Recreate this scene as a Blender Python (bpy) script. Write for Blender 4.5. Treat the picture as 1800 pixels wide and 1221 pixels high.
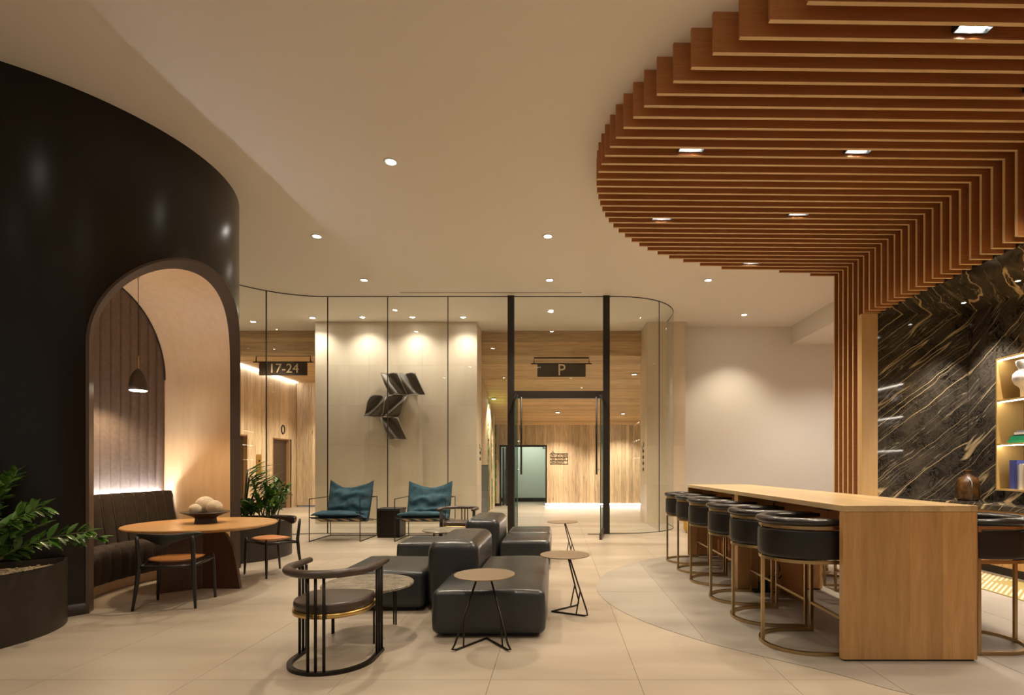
import bpy, bmesh, math, random
from mathutils import Vector, Matrix, Quaternion
PI = math.pi
random.seed(7)
for o in list(bpy.data.objects): bpy.data.objects.remove(o)
scene = bpy.context.scene
COL = scene.collection

# ------------------------------------------------------------------ camera
CAMH, FPX, VPX, VPY = 1.30, 950.0, 980.0, 820.0
cam_d = bpy.data.cameras.new('camera'); cam = bpy.data.objects.new('camera', cam_d); COL.objects.link(cam)
cam.location = (0, 0, CAMH); cam.rotation_euler = (PI/2, 0, 0)
cam_d.sensor_width = 36; cam_d.sensor_fit = 'HORIZONTAL'; cam_d.lens = FPX/1800*36
cam_d.shift_x = -(VPX-900)/1800; cam_d.shift_y = (VPY-610.5)/1800
cam_d.clip_start = .05; cam_d.clip_end = 100
scene.camera = cam
# ------------------------------------------------------------------ world, exposure
w = bpy.data.worlds.new('world'); scene.world = w; w.use_nodes = True
w.node_tree.nodes['Background'].inputs[0].default_value = (1.0, .90, .78, 1)
w.node_tree.nodes['Background'].inputs[1].default_value = .18
vs = scene.view_settings
vs.view_transform = 'Standard'; vs.look = 'None'; vs.gamma = 1; vs.use_curve_mapping = False
vs.exposure = 0.6
WARM = (1.0, .845, .64); WARMER = (1.0, .74, .46); COOL = (.92, .95, 1.0); NEUT = (1.0, .91, .80)
P_MAIN = 215          # watts of one main ceiling downlight
P_CAN = 190           # watts of one canopy downlight

# ------------------------------------------------------------------ helpers
CEIL = 4.61
def floor_pt(px, py, h=0.0):
    y = FPX*(CAMH-h)/(py-VPY); return Vector(((px-VPX)*y/FPX, y, h))
def at(px, py, y):
    return Vector(((px-VPX)*y/FPX, y, CAMH+(VPY-py)*y/FPX))

class MB:
    def __init__(s): s.v = []; s.f = []
    def add(s, vs_, fs):
        b = len(s.v); s.v += [tuple(p) for p in vs_]; s.f += [tuple(i+b for i in f) for f in fs]; return s
    def box(s, x0, x1, y0, y1, z0, z1):
        return s.add([(x0,y0,z0),(x1,y0,z0),(x1,y1,z0),(x0,y1,z0),(x0,y0,z1),(x1,y0,z1),(x1,y1,z1),(x0,y1,z1)],
                     [(0,3,2,1),(4,5,6,7),(0,1,5,4),(1,2,6,5),(2,3,7,6),(3,0,4,7)])
    def hexa(s, p):   # 8 points, bottom 4 then top 4
        return s.add(p, [(0,3,2,1),(4,5,6,7),(0,1,5,4),(1,2,6,5),(2,3,7,6),(3,0,4,7)])
    def bar(s, a, b, wx, wz):
        a = Vector(a); b = Vector(b); d = (b-a).normalized()
        up = Vector((0,0,1)) if abs(d.z) < .95 else Vector((0,1,0))
        r = d.cross(up).normalized()*wx/2; u = r.cross(d).normalized()*wz/2
        return s.hexa([a-r-u, b-r-u, b+r-u, a+r-u, a-r+u, b-r+u, b+r+u, a+r+u])
    def tube(s, pts, r, n=8, closed=False, flat=(1,1)):
        pts = [Vector(p) for p in pts]; m = len(pts)
        rs = r if isinstance(r, (list, tuple)) else [r]*m
        tang = []
        for i in range(m):
            if closed: t = pts[(i+1) % m]-pts[i-1]
            else: t = pts[min(i+1, m-1)]-pts[max(i-1, 0)]
            tang.append(t.normalized())
        up = Vector((0,0,1)) if abs(tang[0].z) < .9 else Vector((1,0,0))
        nrm = (up-tang[0]*up.dot(tang[0])).normalized()
        vv = []
        for i in range(m):
            nrm = (nrm-tang[i]*nrm.dot(tang[i])).normalized(); bi = tang[i].cross(nrm)
            for k in range(n):
                a = 2*PI*(k+.5)/n
                vv.append(pts[i]+(nrm*math.cos(a)*flat[1]+bi*math.sin(a)*flat[0])*rs[i])
        ff = []
        for i in range(m if closed else m-1):
            j = (i+1) % m
            for k in range(n):
                l = (k+1) % n
                ff.append((i*n+k, i*n+l, j*n+l, j*n+k))
        if not closed:
            ff.append(tuple(range(n))[::-1]); ff.append(tuple((m-1)*n+k for k in range(n)))
        return s.add(vv, ff)
    def lathe(s, prof, n=32, c=(0,0,0), sx=1, sy=1):
        vv = []; ff = []
        for (r, z) in prof:
            for k in range(n):
                a = 2*PI*k/n; vv.append((c[0]+r*sx*math.cos(a), c[1]+r*sy*math.sin(a), c[2]+z))
        m = len(prof)
        for i in range(m-1):
            for k in range(n):
                l = (k+1) % n; ff.append((i*n+k, i*n+l, (i+1)*n+l, (i+1)*n+k))
        if prof[0][0] > 1e-4: ff.append(tuple(range(n))[::-1])
        if prof[-1][0] > 1e-4: ff.append(tuple((m-1)*n+k for k in range(n)))
        return s.add(vv, ff)
    def prism(s, poly, z0, z1):
        n = len(poly)
        return s.add([(p[0],p[1],z0) for p in poly]+[(p[0],p[1],z1) for p in poly],
                     [tuple(range(n))[::-1], tuple(range(n, 2*n))]+[(i,(i+1) % n,(i+1) % n+n,i+n) for i in range(n)])
    def grid(s, fn, nu, nv, wrap=False):
        vv = [fn(i/nu, j/nv) for i in range(nu+1) for j in range(nv+1)]
        return s.add(vv, [(i*(nv+1)+j, (i+1)*(nv+1)+j, (i+1)*(nv+1)+j+1, i*(nv+1)+j+1) for i in range(nu) for j in range(nv)])
    def mesh(s, name, mat, smooth=False):
        me = bpy.data.meshes.new(name); me.from_pydata(s.v, [], s.f)
        bm = bmesh.new(); bm.from_mesh(me); bmesh.ops.remove_doubles(bm, verts=bm.verts, dist=1e-5)
        bmesh.ops.recalc_face_normals(bm, faces=bm.faces); bm.to_mesh(me); bm.free()
        if mat: me.materials.append(mat)
        if smooth:
            for p in me.polygons: p.use_smooth = True
        return me
    def build(s, name, mat, parent=None, smooth=False, bevel=0, seg=2, loc=(0,0,0), rz=0, solid=0, sub=0, kind=None, label=None):
        me = s.mesh(name, mat, smooth)
        o = bpy.data.objects.new(name, me); COL.objects.link(o)
        o.location = loc; o.rotation_euler = (0,0,rz)
        if parent: o.parent = parent
        if solid:
            m = o.modifiers.new('s', 'SOLIDIFY'); m.thickness = solid; m.offset = 0
        if bevel:
            m = o.modifiers.new('b', 'BEVEL'); m.width = bevel; m.segments = seg; m.limit_method = 'ANGLE'; m.angle_limit = .6
        if sub:
            m = o.modifiers.new('u', 'SUBSURF'); m.levels = sub; m.render_levels = sub
        if smooth == 'auto' or bevel:
            for p in me.polygons: p.use_smooth = True
            m = o.modifiers.new('w', 'WEIGHTED_NORMAL'); m.keep_sharp = True
            try: me.set_sharp_from_angle(angle=.7)
            except Exception: pass
        if kind: o['kind'] = kind
        if label: o['label'] = label
        return o
def tag(o, label, cat, group=None, kind=None):
    o['label'] = label; o['category'] = cat
    if group: o['group'] = group
    if kind: o['kind'] = kind
    return o
def empty(name, loc=(0,0,0), rz=0, parent=None):
    o = bpy.data.objects.new(name, None); COL.objects.link(o); o.location = loc; o.rotation_euler = (0,0,rz)
    o.empty_display_size = .1
    if parent: o.parent = parent
    return o
def copy_tree(o, parent=None):
    c = o.copy(); COL.objects.link(c); c.parent = parent
    for ch in list(o.children): copy_tree(ch, c)
    return c
def inst(me, name, parent=None, loc=(0,0,0), rot=(0,0,0), sc=(1,1,1)):
    o = bpy.data.objects.new(name, me); COL.objects.link(o)
    o.location = loc; o.rotation_euler = rot; o.scale = sc
    if parent: o.parent = parent
    return o
def upath(hw, yf, r=None, n=14, ex=0):
    """U path open at +y: ends at (+-hw, yf), semicircle behind."""
    pts = [(-hw, yf)]
    for i in range(n+1):
        a = PI+PI*i/n; pts.append((hw*math.cos(a), hw*math.sin(a)))
    pts.append((hw, yf)); return pts

# ------------------------------------------------------------------ materials
def newmat(name):
    m = bpy.data.materials.new(name); m.use_nodes = True
    nt = m.node_tree; b = nt.nodes['Principled BSDF']; return m, nt, b
def lk(nt, a, b): nt.links.new(a, b)
def simple(name, col, rough=.5, metal=0, spec=.5, bump=0, bscale=40, var=0):
    m, nt, b = newmat(name)
    b.inputs['Base Color'].default_value = (*col, 1); b.inputs['Roughness'].default_value = rough
    b.inputs['Metallic'].default_value = metal; b.inputs['Specular IOR Level'].default_value = spec
    if bump or var:
        tc = nt.nodes.new('ShaderNodeTexCoord'); n = nt.nodes.new('ShaderNodeTexNoise')
        n.inputs['Scale'].default_value = bscale; n.inputs['Detail'].default_value = 5
        lk(nt, tc.outputs['Object'], n.inputs['Vector'])
        if bump:
            bp = nt.nodes.new('ShaderNodeBump'); bp.inputs['Strength'].default_value = bump; bp.inputs['Distance'].default_value = .01
            lk(nt, n.outputs['Fac'], bp.inputs['Height']); lk(nt, bp.outputs['Normal'], b.inputs['Normal'])
        if var:
            r = nt.nodes.new('ShaderNodeValToRGB'); lk(nt, n.outputs['Fac'], r.inputs['Fac'])
            r.color_ramp.elements[0].position = .3; r.color_ramp.elements[1].position = .7
            r.color_ramp.elements[0].color = (*[c*(1-var) for c in col], 1); r.color_ramp.elements[1].color = (*[min(1, c*(1+var)) for c in col], 1)
            lk(nt, r.outputs['Color'], b.inputs['Base Color'])
    return m
def emit(name, col, st):
    m, nt, b = newmat(name)
    b.inputs['Base Color'].default_value = (*col, 1)
    b.inputs['Emission Color'].default_value = (*col, 1); b.inputs['Emission Strength'].default_value = st
    return m
def wood(name, c0, c1, axis='x', rough=.45, stretch=14, scale=3.0, vary=.25, coat=0, knots=0, staves=0):
    m, nt, b = newmat(name)
    tc = nt.nodes.new('ShaderNodeTexCoord'); oi = nt.nodes.new('ShaderNodeObjectInfo')
    off = nt.nodes.new('ShaderNodeVectorMath'); off.operation = 'MULTIPLY_ADD'
    cb = nt.nodes.new('ShaderNodeCombineXYZ')
    for i in range(3): lk(nt, oi.outputs['Random'], cb.inputs[i])
    off.inputs[1].default_value = (37, 53, 71); lk(nt, cb.outputs[0], off.inputs[0]); lk(nt, tc.outputs['Object'], off.inputs[2])
    mp = nt.nodes.new('ShaderNodeMapping')
    s = [stretch]*3; s['xyz'.index(axis)] = 1.0
    mp.inputs['Scale'].default_value = s; lk(nt, off.outputs[0], mp.inputs['Vector'])
    n = nt.nodes.new('ShaderNodeTexNoise'); n.inputs['Scale'].default_value = scale; n.inputs['Detail'].default_value = 6; n.inputs['Roughness'].default_value = .65
    n.inputs['Distortion'].default_value = .6
    lk(nt, mp.outputs[0], n.inputs['Vector'])
    r = nt.nodes.new('ShaderNodeValToRGB'); lk(nt, n.outputs['Fac'], r.inputs['Fac'])
    e = r.color_ramp.elements; e[0].position = .30; e[0].color = (*c0, 1); e[1].position = .68; e[1].color = (*c1, 1)
    if knots:
        k = r.color_ramp.elements.new(.36); k.color = (*[a*.5+bb*.5 for a, bb in zip(c0, c1)], 1)
    hs = nt.nodes.new('ShaderNodeHueSaturation'); lk(nt, r.outputs['Color'], hs.inputs['Color'])
    mr = nt.nodes.new('ShaderNodeMapRange'); lk(nt, oi.outputs['Random'], mr.inputs['Value'])
    mr.inputs['To Min'].default_value = 1-vary; mr.inputs['To Max'].default_value = 1+vary
    lk(nt, mr.outputs[0], hs.inputs['Value']); lk(nt, hs.outputs['Color'], b.inputs['Base Color'])
    if staves:
        sx_ = nt.nodes.new('ShaderNodeSeparateXYZ'); lk(nt, tc.outputs['Object'], sx_.inputs[0])
        fl_ = nt.nodes.new('ShaderNodeMath'); fl_.operation = 'DIVIDE'; fl_.inputs[1].default_value = staves; lk(nt, sx_.outputs[0], fl_.inputs[0])
        ff_ = nt.nodes.new('ShaderNodeMath'); ff_.operation = 'FLOOR'; lk(nt, fl_.outputs[0], ff_.inputs[0])
        wn_ = nt.nodes.new('ShaderNodeTexWhiteNoise'); wn_.noise_dimensions = '1D'; lk(nt, ff_.outputs[0], wn_.inputs['W'])
        m2 = nt.nodes.new('ShaderNodeMapRange'); m2.inputs['To Min'].default_value = .84; m2.inputs['To Max'].default_value = 1.12; lk(nt, wn_.outputs['Value'], m2.inputs['Value'])
        h2 = nt.nodes.new('ShaderNodeHueSaturation'); lk(nt, hs.outputs['Color'], h2.inputs['Color']); lk(nt, m2.outputs[0], h2.inputs['Value']); lk(nt, h2.outputs['Color'], b.inputs['Base Color'])
    b.inputs['Roughness'].default_value = rough
    bp = nt.nodes.new('ShaderNodeBump'); bp.inputs['Strength'].default_value = .12; bp.inputs['Distance'].default_value = .004
    lk(nt, n.outputs['Fac'], bp.inputs['Height']); lk(nt, bp.outputs['Normal'], b.inputs['Normal'])
    if coat: b.inputs['Coat Weight'].default_value = coat; b.inputs['Coat Roughness'].default_value = .15
    return m
def stone(name, c0, c1, c2, rough=.4, s=(.5, 1.6, .5), scale=1.2, vary=.05, world=False):
    m, nt, b = newmat(name)
    tc = nt.nodes.new('ShaderNodeTexCoord'); oi = nt.nodes.new('ShaderNodeObjectInfo'); cb = nt.nodes.new('ShaderNodeCombineXYZ')
    for i in range(3): lk(nt, oi.outputs['Random'], cb.inputs[i])
    off = nt.nodes.new('ShaderNodeVectorMath'); off.operation = 'MULTIPLY_ADD'; off.inputs[1].default_value = (31, 47, 23)
    lk(nt, cb.outputs[0], off.inputs[0]); lk(nt, tc.outputs['Object'], off.inputs[2])
    mp = nt.nodes.new('ShaderNodeMapping'); mp.inputs['Scale'].default_value = s; mp.inputs['Rotation'].default_value = (0, .25, .35)
    ge = nt.nodes.new('ShaderNodeNewGeometry')
    lk(nt, ge.outputs['Position'] if world else off.outputs[0], mp.inputs['Vector'])
    n = nt.nodes.new('ShaderNodeTexNoise'); n.inputs['Scale'].default_value = scale; n.inputs['Detail'].default_value = 5; n.inputs['Roughness'].default_value = .55; n.inputs['Distortion'].default_value = .0
    lk(nt, mp.outputs[0], n.inputs['Vector'])
    r = nt.nodes.new('ShaderNodeValToRGB'); lk(nt, n.outputs['Fac'], r.inputs['Fac'])
    e = r.color_ramp.elements; e[0].position = .25; e[0].color = (*c0, 1); e[1].position = .75; e[1].color = (*c2, 1)
    k = e.new(.5); k.color = (*c1, 1)
    hs = nt.nodes.new('ShaderNodeHueSaturation'); lk(nt, r.outputs['Color'], hs.inputs['Color'])
    mr = nt.nodes.new('ShaderNodeMapRange'); lk(nt, oi.outputs['Random'], mr.inputs['Value'])
    mr.inputs['To Min'].default_value = 1-vary; mr.inputs['To Max'].default_value = 1+vary
    lk(nt, mr.outputs[0], hs.inputs['Value']); lk(nt, hs.outputs['Color'], b.inputs['Base Color'])
    n2 = nt.nodes.new('ShaderNodeTexNoise'); n2.inputs['Scale'].default_value = 3; n2.inputs['Detail'].default_value = 4
    lk(nt, ge.outputs['Position'], n2.inputs['Vector'])
    rr = nt.nodes.new('ShaderNodeMapRange'); rr.inputs['To Min'].default_value = rough; rr.inputs['To Max'].default_value = rough+.03
    lk(nt, n2.outputs['Fac'], rr.inputs['Value']); lk(nt, rr.outputs[0], b.inputs['Roughness'])
    return m
def marble(name, base, mid, vein, gold, vscale=1.0, rough=.07, ddir=(.75,-.75,-1)):
    m, nt, b = newmat(name)
    tc = nt.nodes.new('ShaderNodeTexCoord')
    d = Vector(ddir).normalized()
    nw = nt.nodes.new('ShaderNodeTexNoise'); nw.inputs['Scale'].default_value = 2.0; nw.inputs['Detail'].default_value = 3; lk(nt, tc.outputs['Object'], nw.inputs['Vector'])
    wv = nt.nodes.new('ShaderNodeVectorMath'); wv.operation = 'MULTIPLY_ADD'; wv.inputs[1].default_value = (.10,.10,.10); lk(nt, nw.outputs['Color'], wv.inputs[0]); lk(nt, tc.outputs['Object'], wv.inputs[2])
    dot = nt.nodes.new('ShaderNodeVectorMath'); dot.operation = 'DOT_PRODUCT'; dot.inputs[1].default_value = d; lk(nt, wv.outputs[0], dot.inputs[0])
    sc = nt.nodes.new('ShaderNodeVectorMath'); sc.operation = 'SCALE'; sc.inputs[0].default_value = d; lk(nt, dot.outputs['Value'], sc.inputs['Scale'])
    ad = nt.nodes.new('ShaderNodeVectorMath'); ad.operation = 'MULTIPLY_ADD'; ad.inputs[1].default_value = (.05,.05,.05); lk(nt, wv.outputs[0], ad.inputs[0]); lk(nt, sc.outputs[0], ad.inputs[2])
    def ridge(vec, scale, width, detail=2, dist=.3, rg=.5, lo=.0):
        n = nt.nodes.new('ShaderNodeTexNoise'); n.inputs['Scale'].default_value = scale; n.inputs['Detail'].default_value = detail
        n.inputs['Distortion'].default_value = dist; n.inputs['Roughness'].default_value = rg; lk(nt, vec, n.inputs['Vector'])
        s = nt.nodes.new('ShaderNodeMath'); s.operation = 'SUBTRACT'; s.inputs[1].default_value = .5; lk(nt, n.outputs['Fac'], s.inputs[0])
        a = nt.nodes.new('ShaderNodeMath'); a.operation = 'ABSOLUTE'; lk(nt, s.outputs[0], a.inputs[0])
        r = nt.nodes.new('ShaderNodeMapRange'); r.inputs['From Min'].default_value = 0; r.inputs['From Max'].default_value = width
        r.inputs['To Min'].default_value = 1; r.inputs['To Max'].default_value = 0; lk(nt, a.outputs[0], r.inputs['Value']); return r.outputs[0]
    g = ridge(ad.outputs[0], 4.4*vscale, .011, 2, .0, .5)
    g2 = ridge(ad.outputs[0], 10*vscale, .010, 3, .0, .5)
    f = ridge(tc.outputs['Object'], 9*vscale, .045, 8, 1.0, .75)
    n0 = nt.nodes.new('ShaderNodeTexNoise'); n0.inputs['Scale'].default_value = 3*vscale; n0.inputs['Detail'].default_value = 8; lk(nt, tc.outputs['Object'], n0.inputs['Vector'])
    r0 = nt.nodes.new('ShaderNodeValToRGB'); lk(nt, n0.outputs['Fac'], r0.inputs['Fac'])
    r0.color_ramp.elements[0].position = .35; r0.color_ramp.elements[0].color = (*base, 1); r0.color_ramp.elements[1].position = .75; r0.color_ramp.elements[1].color = (*mid, 1)
    def mix(fac, a, col, k=1.0):
        mx = nt.nodes.new('ShaderNodeMix'); mx.data_type = 'RGBA'
        mm = nt.nodes.new('ShaderNodeMath'); mm.operation = 'MULTIPLY'; mm.inputs[1].default_value = k; lk(nt, fac, mm.inputs[0])
        lk(nt, mm.outputs[0], mx.inputs[0]); lk(nt, a, mx.inputs[6]); mx.inputs[7].default_value = (*col, 1); return mx.outputs[2]
    c = mix(f, r0.outputs['Color'], mid, .95); c = mix(g2, c, vein, .8); c = mix(g, c, gold, .95)
    lk(nt, c, b.inputs['Base Color']); b.inputs['Roughness'].default_value = rough
    return m
def glassmat(name, tint=(.95, .97, .96), refl=.9):
    m = bpy.data.materials.new(name); m.use_nodes = True; nt = m.node_tree
    for n in list(nt.nodes): nt.nodes.remove(n)
    o = nt.nodes.new('ShaderNodeOutputMaterial'); mx = nt.nodes.new('ShaderNodeMixShader')
    t = nt.nodes.new('ShaderNodeBsdfTransparent'); t.inputs[0].default_value = (*tint, 1)
    g = nt.nodes.new('ShaderNodeBsdfGlossy'); g.inputs['Roughness'].default_value = .0; g.inputs[0].default_value = (refl, refl, refl, 1)
    f = nt.nodes.new('ShaderNodeLayerWeight'); f.inputs[0].default_value = .5
    pw_ = nt.nodes.new('ShaderNodeMath'); pw_.operation = 'POWER'; pw_.inputs[1].default_value = 5; lk(nt, f.outputs['Facing'], pw_.inputs[0])
    ma = nt.nodes.new('ShaderNodeMath'); ma.operation = 'MULTIPLY_ADD'; ma.inputs[1].default_value = .5; ma.inputs[2].default_value = .022; lk(nt, pw_.outputs[0], ma.inputs[0])
    lk(nt, ma.outputs[0], mx.inputs[0]); lk(nt, t.outputs[0], mx.inputs[1]); lk(nt, g.outputs[0], mx.inputs[2]); lk(nt, mx.outputs[0], o.inputs[0])
    return m
def stripes(name, ca, cb_, scale, rot=.8):
    m, nt, b = newmat(name); tc = nt.nodes.new('ShaderNodeTexCoord'); mp = nt.nodes.new('ShaderNodeMapping')
    mp.inputs['Rotation'].default_value = (0,0,rot); lk(nt, tc.outputs['Object'], mp.inputs[0])
    wv = nt.nodes.new('ShaderNodeTexWave'); wv.inputs['Scale'].default_value = scale; lk(nt, mp.outputs[0], wv.inputs[0])
    ck = nt.nodes.new('ShaderNodeTexChecker'); ck.inputs['Scale'].default_value = 1.1; lk(nt, tc.outputs['Object'], ck.inputs[0])
    r = nt.nodes.new('ShaderNodeMath'); r.operation = 'GREATER_THAN'; r.inputs[1].default_value = .55; lk(nt, wv.outputs['Fac'], r.inputs[0])
    mu = nt.nodes.new('ShaderNodeMath'); mu.operation = 'MULTIPLY'; lk(nt, r.outputs[0], mu.inputs[0]); lk(nt, ck.outputs['Fac'], mu.inputs[1])
    mx = nt.nodes.new('ShaderNodeMix'); mx.data_type = 'RGBA'; lk(nt, mu.outputs[0], mx.inputs[0]); mx.inputs[6].default_value = (*ca, 1); mx.inputs[7].default_value = (*cb_, 1)
    lk(nt, mx.outputs[2], b.inputs['Base Color']); b.inputs['Roughness'].default_value = .95; return m

M = dict(
 paint=simple('ceiling_paint', (.80, .74, .66), .75, bump=.02, bscale=120),
 white=simple('wall_paint', (.80, .77, .71), .8),
 floor=stone('floor_stone', (.29, .235, .177), (.39, .326, .255), (.48, .413, .333), .33, s=(.30, 1.4, .5), vary=.02, world=True),
 inlay=stone('inlay_stone', (.25, .218, .182), (.325, .288, .245), (.38, .342, .295), .42, vary=.02, world=True), inlaygrout=simple('inlay_joint', (.24,.215,.185), .8),
 grout=simple('grout', (.36, .30, .235), .8),
 stonewall=stone('wall_limestone', (.66, .54, .395), (.74, .62, .47), (.79, .68, .53), .5, s=(1.6, 1.6, .25), scale=1.6, vary=.035),
 black=simple('black_panel', (.006, .004, .0025), .24, bump=.015, bscale=6, spec=.4),
 trim=simple('dark_bronze_trim', (.075, .052, .038), .38, metal=.2),
 blackmetal=simple('black_metal', (.018, .014, .011), .38, metal=.6),
 frame=simple('door_frame_black', (.020, .013, .009), .45),
 brass=simple('brushed_brass', (.46, .33, .17), .32, metal=1.0, bump=.02, bscale=90),
 brass2=simple('satin_brass', (.62, .43, .16), .3, metal=1.0),
 shelfgold=simple('satin_gold_panel', (.56, .37, .13), .42, metal=.35),
 gold=simple('gold_pouf', (.62, .36, .05), .45, metal=.3),
 slatedge_lit=wood('slat_edge_maple_lit', (.62, .42, .20), (.70, .50, .27), 'x', .5, 16, 2.2, .04),  # paler edge wood, with some floor bounce light put into its colour
 slat=wood('slat_maple', (.42, .165, .050), (.52, .22, .078), 'x', .5, 16, 2.2, .06),
 maple=wood('bar_maple', (.46, .245, .085), (.60, .35, .14), 'z', .36, 9, 2.4, .03, coat=.15, staves=.11),
 mapletop=wood('bar_maple_top', (.53, .36, .18), (.64, .46, .25), 'y', .30, 12, 2.4, .03, coat=.2, staves=.1),
 lining=wood('alcove_lining_maple', (.66, .43, .22), (.72, .50, .28), 'z', .5, 9, 1.6, .02),
 jamb=wood('jamb_maple', (.62, .38, .16), (.70, .45, .21), 'z', .45, 10, 1.6, .02),
 tabletop=wood('table_oak_top', (.52, .27, .09), (.62, .35, .13), 'x', .32, 12, 3, .03, coat=.2),
 walnut=wood('table_walnut', (.065, .026, .013), (.105, .044, .022), 'z', .42, 10, 3, .05),
 plankw=wood('vertical_cypress', (.17, .085, .035), (.78, .60, .40), 'z', .6, 18, 2.0, .22, knots=1),
 plankh=wood('horizontal_cypress', (.20, .10, .036), (.74, .52, .28), 'x', .6, 26, 1.6, .16, knots=1),
 leather=simple('charcoal_leather', (.026, .027, .029), .31, bump=.10, bscale=55, var=.12),
 bleather=simple('black_leather', (.010, .0075, .006), .42, bump=.04, bscale=120),
 armleather=simple('arm_leather', (.022, .020, .019), .26, bump=.05, bscale=120),
 seatleather=simple('brown_black_leather', (.060, .040, .030), .38, bump=.06, bscale=60),
 tan=simple('tan_leather', (.52, .21, .065), .45, bump=.04, bscale=80),
 ebony=simple('black_stained_wood', (.013, .011, .009), .4),
 velvet=simple('brown_velvet', (.030, .019, .012), .9, var=.2, bscale=14),
 piping=simple('velvet_piping', (.085, .052, .030), .8),
 padding=simple('grey_brown_suede', (.17, .13, .108), .95, var=.12, bscale=26),
 blue=simple('teal_linen', (.024, .070, .098), .9, bump=.5, bscale=14, var=.3),
 canvas=simple('sling_canvas', (.035, .05, .055), .9), strap=simple('tan_strap', (.55, .36, .18), .6),
 sidetop=simple('bronze_tabletop', (.30, .225, .155), .42, metal=.55, bump=.02, bscale=60),
 wire=simple('dark_wire', (.035, .027, .02), .4, metal=.7),
 marble=marble('dark_gold_marble', (.010, .008, .006), (.088, .071, .053), (.36, .29, .20), (.66, .50, .28)),
 tmarble=marble('coffee_table_marble', (.10, .085, .06), (.30, .26, .20), (.52, .47, .38), (.55, .46, .30), 2.6, .25, (1,.6,0)),
 glass=glassmat('clear_glass'), 
 glassedge=simple('green_glass_edge', (.05, .16, .13), .1),
 steel=simple('steel', (.4, .38, .35), .3, metal=1),
 led=emit('led_white', (1.0, .97, .93), 16), ledshelf=emit('led_shelf', (1.0, .95, .86), 30), ledcove=emit('led_cove', (1.0, .96, .90), 8), ledalc=emit('led_alcove', (.94, .95, 1.0), 74), ledwarm=emit('led_warm', (1.0, .9, .75), 10),
 lens=emit('lamp_lens', (1.0, .93, .82), 40), lenscan=emit('canopy_lens', (1.0, .97, .92), 20),
 shadein=emit('pendant_glow', (1.0, .86, .62), 10),
 leaf=simple('zz_leaf', (.085, .19, .030), .32, var=.35, bscale=7), leafl=simple('young_leaf', (.22, .37, .06), .38), stem=simple('plant_stem', (.12, .13, .045), .5),
 gravel=simple('gravel', (.42, .32, .20), .9, bump=.6, bscale=60, var=.4),
 planter=simple('planter_black', (.035, .027, .020), .45, metal=.25),
 ceramic=simple('white_ceramic', (.72, .68, .66), .6, var=.08, bscale=30),
 ball=simple('cream_stone_ball', (.62, .50, .36), .9, bump=.5, bscale=22, var=.18),
 bowl=simple('dark_wood_bowl', (.045, .027, .018), .45),
 rug=stripes('ochre_rug', (.27, .20, .065), (.46, .41, .31), 7), rugedge=simple('rug_binding', (.40, .30, .12), .95),
 amber=simple('amber_glass', (.075, .034, .010), .05, spec=.8, var=.7, bscale=12),
 sign=simple('sign_bronze', (.070, .048, .034), .45, metal=.3), signgold=simple('sign_gold', (.85, .68, .42), .4, metal=.2),
 ink=simple('sign_black', (.015, .012, .01), .6),
 sculpt=simple('sculpture_bronze', (.12, .098, .075), .45, metal=.35, bump=.02, bscale=50), sculptedge_lit=simple('sculpture_edge_lit', (.42, .36, .28), .5),
 green=simple('pale_green_wall', (.50, .56, .46), .7), doorbrown=simple('lift_door_bronze', (.095, .062, .040), .35, metal=.5),
 doorlight=wood('lift_jamb_wood', (.36, .20, .09), (.46, .27, .12), 'z', .5), corrfloor=simple('dim_corridor_floor', (.30, .24, .17), .5),
 moss=simple('living_wall_moss', (.10, .20, .03), .9, bump=.8, bscale=20, var=.6),
 bookblue=simple('blue_cover', (.06, .075, .30), .5), bookgreen=simple('green_cover', (.01, .26, .12), .5), bookwhite=simple('white_cover', (.62, .60, .56), .5),
 bookgrey=simple('grey_cover', (.28, .27, .28), .5), booktan=simple('beige_cover', (.50, .40, .28), .5), bookred=simple('maroon_cover', (.16, .05, .05), .5), paper=simple('paper_pages', (.75, .70, .60), .8),
 plastic=simple('black_plastic', (.012, .012, .012), .45),
)

# ------------------------------------------------------------------ light fixtures
def spot(parent, loc, power, col=WARM, size=100, blend=.7, rad=.05, aim=None):
    d = bpy.data.lights.new('beam', 'SPOT'); d.energy = power; d.color = col; d.spot_size = math.radians(size); d.spot_blend = blend; d.shadow_soft_size = rad
    o = bpy.data.objects.new('beam', d); COL.objects.link(o); o.location = loc
    if aim is not None:
        o.rotation_euler = (Vector(aim)-Vector(loc)).to_track_quat('-Z', 'Y').to_euler()
    if parent: o.parent = parent
    return o
ring_mb = MB().lathe([(.052,0),(.078,0),(.080,-.004),(.076,-.008),(.054,-.008),(.052,0)], 24)
RING = ring_mb.mesh('trim_ring', M['white'], True)
LENS = MB().lathe([(.052,-.003),(.05,-.005),(0,-.0055)], 24).mesh('lens', M['lens'], True)
def downlight(x, y, h, power, label, group, col=WARM, size=100, aim=None, rad=.03, sc=1.0, blend=.7):
    t = empty('downlight', (x, y, h)); tag(t, label, 'ceiling light', group)
    inst(RING, 'trim_ring', t, sc=(sc,)*3); inst(LENS, 'lens', t, sc=(sc,)*3)
    s = spot(t, (0,0,-.03), power, col, size, blend, rad)
    if aim is not None: s.rotation_euler = (Vector(aim)-Vector((x,y,h))).to_track_quat('-Z', 'Y').to_euler()
    return t
L1 = 'unseen round ceiling downlight added over the near floor for bounce light'
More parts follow.
